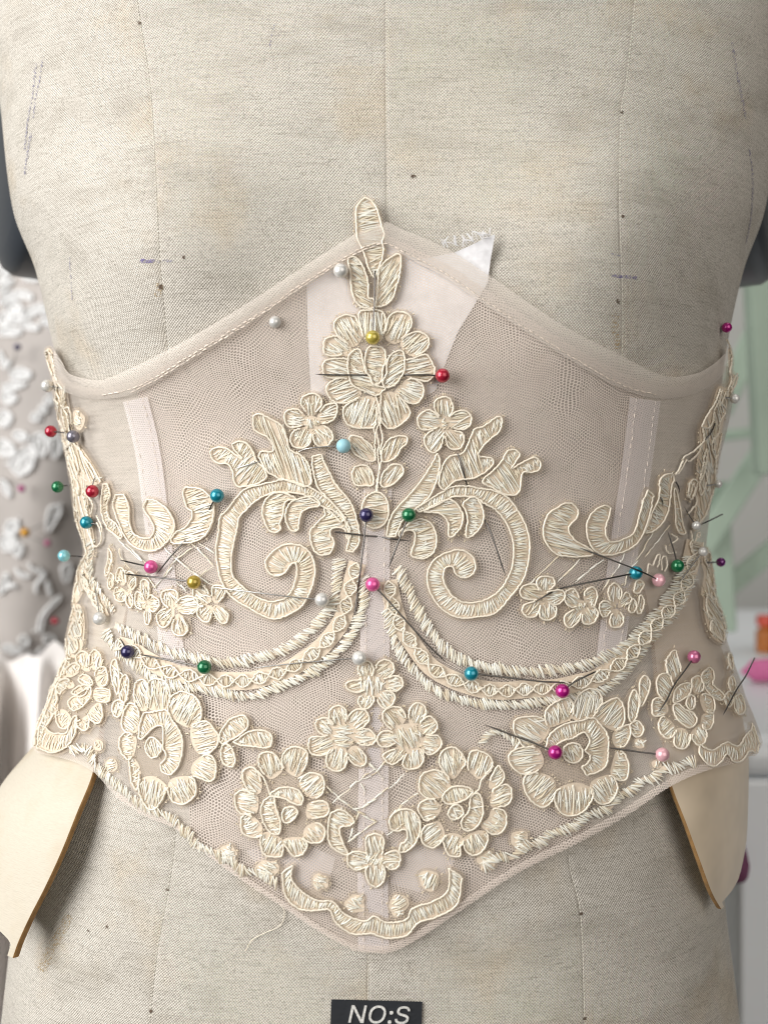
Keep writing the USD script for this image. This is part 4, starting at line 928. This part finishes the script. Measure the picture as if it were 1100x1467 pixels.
for t in ('820,350 800,400 820,460 850,450 845,370', '850,500 840,550 870,620 910,610 920,560 890,480', '800,460 770,510 800,570 830,540 835,480', '805,185 800,240 820,300 835,290 825,210'): a.poly('S', t, 70, name='leaf')
a.ladder('S', '600,840 640,865 690,880 740,850 790,822 850,850 890,838 920,780 960,740 975,690', '590,890 630,950 690,993 750,958 790,905 840,962 900,948 950,885 1000,895 1020,830', 'scallop_edge')
a = Lace('cream lace rose with two long leaves at the far left edge over the hip pad', 'lace roses'); cx = '430,530'
for t in ('450,190 405,220 405,270 440,320 490,330 495,240 480,200', '545,180 510,210 505,290 550,330 590,280 585,210', '575,320 620,315 640,370 635,440 580,460 550,420 550,360', '540,490 650,490 655,560 630,585 560,575 530,540', '560,600 590,620 600,690 570,750 520,730 490,680 520,630', '430,730 490,690 490,780 460,810 420,790 400,750', '250,660 240,710 265,780 320,790 340,720 300,660', '250,420 330,410 365,460 310,480 270,520 240,480', '350,300 390,280 420,320 370,370 320,380 310,340'): a.poly('T', t, center=cx)
for t, g in (('430,380 480,375 520,420 520,455 460,450 420,420', 40), ('380,490 430,460 510,460 450,500 400,530 360,520', 60), ('340,580 380,545 450,540 510,470 510,540 460,610 390,655 345,630', 50)): a.poly('T', t, g, name='inner_petal')
for t, g in (('700,250 670,290 670,370 690,450 720,530 735,450 725,300', 70), ('780,370 745,420 735,520 760,590 795,560 808,450 800,390', 80), ('700,580 675,640 700,700 740,690 770,600 740,570', 80)): a.poly('T', t, g, name='leaf')
a.ladder('T', '150,785 200,830 260,835 320,835 340,780 370,710 400,695', '85,940 160,975 220,985 290,960 345,910 390,830 405,725', 'scallop_edge')
a.lines('T', '320,240 285,300 250,380 215,470 180,560 150,640 110,720 80,830 75,930;340,230 300,320 270,400;250,420 215,500 190,580 150,680 110,790 100,900;150,650 130,740 100,800;330,400 270,420 240,480 250,560 230,620;240,660 200,720 170,780', name='edge_cord', rad=0.0005)
a.poly('T', '330,235 300,270 265,360 230,460 200,560 215,600 250,520 260,430 300,390 330,300', 70, name='petal', cord=False)
a.poly('T', '210,560 160,640 110,740 85,850 75,930 110,935 150,780 220,690 240,600', 60, name='petal', cord=False)
a = Lace('six petal cream lace daisy at the top of the daisy trio', 'lace daisies')
a.flower('V', '30,300', ['50,150 20,140 -20,160 -30,210 10,260 60,240 75,190', '150,130 105,160 90,220 120,260 180,250 215,205 205,150', '240,245 190,260 160,310 190,340 240,350 280,310 275,265', '180,355 110,360 110,420 150,468 200,450 225,400 215,370', '40,370 -10,390 -30,420 -10,465 40,470 75,420 70,380', '-120,305 -60,275 10,280 20,330 -20,355 -80,350'], mid='-10,240 100,230 150,300 110,380 20,390 -30,320')
a = Lace('seven petal cream lace daisy on the left of the daisy trio', 'lace daisies')
a.flower('O', '850,675', ['820,460 770,490 765,550 800,600 850,600 880,540 870,480', '960,485 910,520 890,580 930,620 990,610 1040,560 1020,500', '1020,625 950,640 940,690 990,730 1060,730 1090,690 1060,640', '940,750 900,780 910,840 960,880 1010,875 1020,820 980,770', '800,750 760,790 745,830 755,890 810,918 870,890 885,820 860,760', '700,680 630,690 620,760 650,800 720,805 790,760 780,690', '720,545 670,570 675,620 720,660 780,660 790,600 760,555'], mid='800,600 900,600 950,660 900,750 810,750 770,680')
a = Lace('seven petal cream lace daisy on the right of the daisy trio', 'lace daisies')
a.flower('V', '330,670', ['210,470 160,490 145,540 170,590 230,630 280,580 300,530 265,475', '390,440 345,470 330,530 350,590 410,570 445,510 435,460', '480,535 430,560 400,620 455,660 510,640 528,590', '530,672 450,680 420,730 440,780 490,800 550,750 555,710', '400,765 340,770 300,830 290,880 330,905 400,890 430,840 425,800', '220,770 155,800 155,830 200,870 250,850 290,800 280,760', '190,640 130,650 105,700 140,745 210,730 250,680'], mid='230,620 350,590 420,650 400,750 300,780 230,720')
a = Lace('four petal cream lace flower with crossed lattice threads above the corset point')
a.lattice('M', '780,505 870,430 960,350 1100,250;740,380 830,470 960,560 1090,640;890,780 1000,700 1100,630;1030,215 1060,240 1100,270;980,360 1000,390 1020,430;840,480 960,550 1030,510 1100,470;970,570 930,670 900,770')
a.lattice('N', '0,330 60,300 110,270 160,200;0,540 140,430 230,360 300,290;50,220 80,240 100,270;100,270 130,300 150,320;0,590 50,615 90,640;90,640 40,670 0,700;170,740 250,680 330,620;200,600 300,490 400,430')
a.flower('N', '85,910', ['80,725 30,750 25,810 45,880 120,880 145,810 145,760 120,730', '220,845 160,870 130,920 200,968 250,950 265,890 245,850', '60,940 30,970 25,1010 50,1070 95,1095 140,1060 155,1000 130,940', '-40,850 -100,870 -105,920 -70,965 -20,970 40,930 30,870'], mid='30,860 130,860 160,930 110,960 20,940')
# side vines at both outlines
a = Lace('tangled cream lace vine running down the left edge of the corset', 'lace vines along the side seams', 'lace vine', 'lace_vine')
a.poly('K', '60,95 110,100 160,340 230,460 260,640 300,860 360,1040 480,1200 620,1467 350,1467 290,1240 240,1020 190,760 150,560 120,330', 75, name='net_strip', cord=False, sp=3.2)
a.poly('J', '305,0 420,0 440,180 480,400 520,700 480,900 470,1000 360,1250 320,1290 350,1080 400,860 440,760 400,560 350,400', 80, name='net_strip', cord=False, sp=3.2)
a.poly('I', '350,320 410,390 420,600 380,790 280,840 255,700 300,480', 70, name='net_strip', cord=False, sp=2.6)
a.lines('K', '65,100 85,200 110,280 145,345;92,85 130,150 150,230 160,330 185,400;60,100 75,85 100,95;200,430 235,480 245,560 250,680 290,760 310,880 330,960;190,440 180,520 215,600 240,720 265,860 280,1000 240,1040;160,600 200,660 190,790 230,880 250,1020 290,1100 330,1060 370,1050;280,1100 290,1250 330,1380 345,1467;300,1160 350,1260 400,1390 410,1320 370,1180 340,1080;350,1040 430,1150 490,1270 550,1370 590,1467;400,1080 460,1190 540,1290 600,1400 640,1467;260,690 300,680 330,760 335,850;250,500 265,600 255,690;175,470 170,560 150,600', rad=0.00045)
a.poly('K', '340,750 380,715 430,760 455,800 440,870 405,920 360,870', 35, name='petal', cord=False)
a.lines('J', '310,0 330,120 345,220 340,310 375,370 370,420 345,460;345,320 350,400 385,530 420,620 455,730 450,800 410,870;330,0 385,100 385,200;430,190 450,300 470,420;425,150 500,240 525,300 510,380;480,290 465,330 480,420 500,560 530,690 575,700 605,640 605,560 560,470;410,870 370,960 370,1050 340,1150 330,1260;420,900 430,1000 490,1160 530,1280 610,1340;440,1040 480,1080 490,1160 450,1130 440,1045;510,1170 560,1190 600,1310 545,1290 510,1175;620,560 600,480 560,400', rad=0.00042)
a.lines('I', '345,330 305,460 310,490;350,330 350,380 400,400 400,460 380,490;340,500 300,560 290,620;400,510 410,620 350,640;300,680 300,760 330,800 375,760 370,690 340,660;255,660 270,760 270,820;310,850 240,880 200,960 180,1060 110,1140 90,1230', rad=0.00042)
a = Lace('tangled cream lace vine running down the right edge of the corset', 'lace vines along the side seams', 'lace vine', 'lace_vine')
a.poly('W', '780,460 850,470 880,390 870,120 895,220 890,330 930,370 880,500 830,700 790,900 745,1220 600,1220 620,960 630,800 720,640', 75, name='net_strip', cord=False, sp=3.4)
a.poly('X', '610,0 745,0 740,180 690,390 640,510 560,600 600,320 595,180', 75, name='net_strip', cord=False, sp=3.2)
a.poly('X', '650,810 690,795 740,1130 750,1222 640,1180 660,1000 640,900', 70, name='net_strip', cord=False, sp=2.8)
a.poly('Y', '745,160 790,130 850,270 885,400 870,500 790,450 740,280', 60, name='net_strip', cord=False, sp=2.6)
a.lines('W', '845,40 880,150 885,230 865,320 880,400 840,490;935,370 905,460 870,500;780,470 740,590 680,680 635,770 630,800 680,810 720,750 735,650 780,560 800,480;830,490 800,580 770,620;630,810 640,920 570,1000 480,1060 450,1090;620,950 600,1020 520,1100 480,1080;490,1090 440,1180 400,1222;460,1090 420,1180 390,1222;825,680 780,760 770,850 720,920 710,1000 740,1080 735,1220;795,860 780,950 745,1080;740,870 730,1000;660,990 640,1080 620,1200;680,1000 660,1100 640,1200;930,340 900,400 880,480', rad=0.00040)
a.lines('X', '640,0 620,100 605,170;670,0 640,110 605,200 600,260 620,300 660,200 680,90;740,0 740,170 715,280 680,390 650,480 560,590;680,400 640,500 570,570;525,610 540,690 560,720 580,640;540,720 530,780 550,830 500,880 500,920 540,930 560,850;580,640 605,630 600,670 580,660;690,800 650,830 650,880 680,920 700,860;690,800 715,960 740,1130;680,1030 690,1100 730,1130 720,1040;650,1160 680,1180 710,1210 750,1220;565,290 575,360 540,420 500,470;530,280 545,200 560,250 540,320', rad=0.00040)
a.lines('Y', '760,40 760,90 795,120 790,60;780,150 775,190 790,215;745,160 740,230 760,320 800,340;800,150 815,230 850,280 855,330 880,400 860,430;780,370 790,430 840,480 865,500 870,440 830,380;780,350 770,410 800,450', rad=0.00042)
# hem trims
a = Lace('scalloped cream lace crescent across the bottom point of the corset', cat='lace trim', name='lace_trim')
a.ladder('U', '265,130 260,170 290,210 340,240 390,245 430,285 490,305 520,290 560,310 620,300 640,265 700,245 750,210 755,140', '232,150 240,220 280,265 330,272 380,270 400,310 450,345 510,345 560,358 620,350 660,310 720,290 780,250 795,165', 'scallop_edge')
a.tuft('U', '350,185', 24, 10); a.tuft('U', '460,252', 30, 5); a.tuft('U', '595,258', 30, -10); a.tuft('U', '690,180', 30, -70)
a = Lace('wavy satin stitched lace trim along the left corset hem', cat='lace trim', group='lace trims along the hem', name='lace_trim')
a.zigzag(P('100,1076 122,1072 135,1090 150,1112 168,1122 184,1142 205,1152 225,1164 250,1174 270,1196 292,1216 320,1226 345,1245 375,1252 398,1266'), 13, wave=2.4)
a.tuft('U', '60,95', 26, 15); a.tuft('U', '180,145', 32, 10); a.tuft('L', '50,600', 38, -10); a.tuft('T', '560,930', 36, -60)
a = Lace('wavy satin stitched lace trim along the right corset hem', cat='lace trim', group='lace trims along the hem', name='lace_trim')
a.zigzag(P('688,1243 711,1231 740,1223 765,1207 807,1190 828,1177 857,1164 891,1139 908,1127 937,1112 966,1098 998,1092'), 15, wave=3.4)
a.tuft('U', '875,118', 28, 30); a.tuft('U', '975,48', 28, -10); a.tuft('S', '180,830', 36, 50); a.tuft('S', '300,970', 30, 30)

obj('loose_thread', cord_mesh(spline(P('396,1288 408,1305 402,1325 380,1336 362,1346 352,1362'), False, 2), body_surf, 0.0008, 0.00016, wob=0.15), CORD, a.root, smooth=True)

for a in ALL:
    if a.surf is bodice_surf and a.shapes: a.net()

# ------------------------------------------------------------------ pins
def pin(color, head, pts, label, group='pearl headed pins', surf=bodice_surf, r=0.0026, name='pearl_pin', he=0.0030):
    """head: pixel; pts: 'x,y,height in tenths of mm' along the shaft from the head"""
    t = thing(name, label, 'pin', group)
    hp, _ = surf(np.array([head], float), np.array([he]))
    path = [hp[0]]; 
    if pts:
        q = P(pts); p, n = surf(q[:, :2], np.where(q[:, 2] > 5, q[:, 2] + 5, q[:, 2]) * 1e-4); path += list(p)
        path = spline(np.array(path), False, 0.002)[None]
        nn = np.broadcast_to([0.1, -1.0, 0.2], path.shape)
        rr = np.full(path.shape[:2], 0.00031); rr[0, -2:] = [0.0002, 0.00005]
        bright = color in ('white', 'pale_blue')
        obj('shaft', tubes(path, nn, rr * (0.8 if bright else 1.0), 8), BRIGHT if bright else STEEL, t, smooth=True)
    if color:
        s = trimesh.creation.icosphere(4, r); s.vertices += hp[0]
        obj('head', s, PEARL[color], t, smooth=True)
    return t
pin('white', (488, 390), '500,385,-4 515,381,-8', 'white pearl pin beside the tall leaf at the top of the corset')
pin('white', (394, 461), '380,466,-12 366,470,-14', 'white pearl pin under the tulle below the left binding', he=-0.0004, r=0.0022)
pin('olive', (534, 485), '536,440,16 537,398,10 537,380,-6', 'olive gold pin on the large central flower, shaft pointing up')
pin('red', (633, 538), '605,537,14 588,537,10 574,537,1 550,537,-4 528,537,1 514,537,10 480,537,14 452,536,12', 'red pin lying across the large central flower')
pin('pale_blue', (493, 639), '465,640,18 440,643,14 428,647,0 405,653,-6 386,658,2 360,665,10 336,672,8', 'matte pale blue pin right of the left five petal flower')
pin('teal', (316, 710), '308,721,16 300,732,4 290,745,-6', 'teal pin on the left swag leaf beside the scroll')
pin('navy', (525, 738), '522,772,24 516,822,14 512,850,2 508,882,8', 'dark violet pin standing over the central bud')
pin('green', (585, 738), '576,762,22 566,788,16 556,815,4', 'green pin at the top of the right scroll stem')
pin('pink', (534, 837), '556,860,22 606,917,12 640,950,-2', 'bright pink pin between the two curved borders')
pin('white', (463, 859), '430,856,20 380,850,20 340,845,18 305,841,8', 'white pearl pin lying across the left scroll')
pin('white', (515, 943), '485,945,20 452,948,10 420,951,10 366,957,10', 'white pearl pin on the left border above the top daisy')
pin('pink', (224, 812), '200,807,20 177,802,12', 'bright pink pin on the left lattice')
pin('gold', (284, 834), '240,828,22 210,825,20 180,822,8', 'gold pin below the left lattice')
pin('navy', (191, 935), '184,925,16 175,914,6', 'dark navy pin on the left border beside the large rose')
pin('green', (298, 956), '270,951,22 230,943,18 205,938,14', 'green pin on the left border')
pin('white', (152, 888), '149,874,18 144,855,12 139,838,6', 'white pearl pin at the upper end of the left border')
pin('grey', (115, 624), '108,614,16 100,606,4', 'grey pin near the top of the left vine')
pin('red', (83, 616), '96,620,2 104,624,-14', 'red pin sticking out left of the left vine')
pin('green', (86, 697), '104,694,2 112,692,-14', 'green pin sticking out left of the left vine', he=0.001)
pin('red', (142, 703), '140,690,16 139,680,2', 'red pin at the top of the left swag')
pin('teal', (134, 747), '144,752,4 152,758,-6', 'teal pin inside the left vine')
pin('light_blue', (102, 796), '114,797,4 126,800,-12', 'light blue pin sticking out at the waist on the left')
pin('white', (78, 551), '90,556,2 98,560,-12', 'cream pearl pin at the top of the left vine')
pin('teal', (673, 965), '700,968,22 750,974,18 780,977,14 820,978,6', 'teal pin on the right border')
pin('magenta', (801, 990), '818,978,18 840,967,14 858,960,4', 'magenta pin at the lower right border above the rose')
pin('magenta', (791, 1077), '776,1070,18 756,1061,10 738,1055,10 715,1046,12 692,1038,12', 'magenta pin in the heart of the large right rose')
pin('pale_pink', (944, 1082), '915,1078,22 890,1074,14 868,1071,4', 'pale pink pin right of the large right rose')
pin('rose', (985, 943), '975,960,22 962,982,10 950,1005,14 940,1022,8', 'rose pink pin above the far right rose')
pin('teal', (903, 821), '860,830,24 812,840,16 795,846,2 780,853,10 764,863,8', 'teal pin on the right lattice')
pin('pale_pink', (935, 832), '905,820,52 870,803,34 828,785,10', 'pale pink pin whose shaft crosses the teal pin on the right lattice')
pin('green', (961, 811), '957,787,20 952,760,8', 'green pin right of the right lattice')
pin('white', (996, 790), '990,802,16 980,818,12 968,836,8', 'small white pearl pin at the upper end of the right border', r=0.0019)
pin('white', (1018, 692), '1008,696,2 1000,698,-12', 'small white pearl pin on the right vine above the waist', r=0.0017)
pin('purple', (1022, 806), '1010,806,2 1002,806,-12', 'purple pin sticking out at the waist on the right', r=0.0020)
pin('white', (1042, 570), '1032,568,2 1024,566,-12', 'silvery pearl pin at the top of the right vine', r=0.0020)
pin('magenta', (1041, 469), '', 'magenta pin half hidden behind the right side of the bust', r=0.0021, he=0.0)
pin('white', (987, 752), '982,740,14 976,725,6', 'small pinkish white pearl pin inside the right vine', r=0.0018)
N = 'headless steel needles'
pin(None, (655, 650), '662,672,12 668,693,4 685,728,-12 700,758,6 712,795,14 722,825,14', 'steel needle woven through the right scroll', N, name='needle', he=0.0012)
pin(None, (480, 762), '505,765,14 530,768,6 545,769,-4 560,772,8 588,775,12', 'steel needle lying across the centre below the bud', N, name='needle', he=0.0012)
pin(None, (268, 774), '250,796,14 228,823,10', 'steel needle slanting over the left lattice', N, name='needle', he=0.001)
pin(None, (1064, 948), '1055,972,34 1046,992,20 1031,1026,10', 'steel needle standing off the far right edge of the corset', N, name='needle', he=0.005)
pin(None, (1021, 735), '1010,745,14 1002,752,2', 'short steel needle poking out at the right waist', N, name='needle', he=0.004)
pin(None, (1020, 606), '1012,620,12 1003,636,4', 'steel needle in the right vine under the pearl', N, name='needle', he=0.0012)
pin(None, (965, 690), '967,698,12 970,706,6', 'tiny steel needle between the right leaves', N, name='needle', he=0.001)
pin(None, (943, 712), '944,718,12 946,725,6', 'tiny steel needle in the curled right leaf', N, name='needle', he=0.001)
DG = 'pins on the lace dress'
pin('navy', (25, 497), '20,515,14 12,540,2', 'dark violet pin on the hanging lace dress', DG, dress_surf, 0.0026, he=0.02)
pin('magenta', (31, 700), '15,690,60 0,684,10', 'magenta pin on the hanging lace dress', DG, dress_surf, 0.0026, he=0.012)
pin('orange', (36, 763), '60,752,120 100,738,40', 'orange pin on the hanging lace dress', DG, dress_surf, 0.0036, he=0.02)
pin('rose', (68, 778), '55,774,60 45,770,20', 'dull pink pin on the hanging lace dress', DG, dress_surf, 0.0026, he=0.01)
pin('red', (79, 890), '70,898,60 55,908,10', 'red pin on the hanging lace dress', DG, dress_surf, 0.0028, he=0.01)
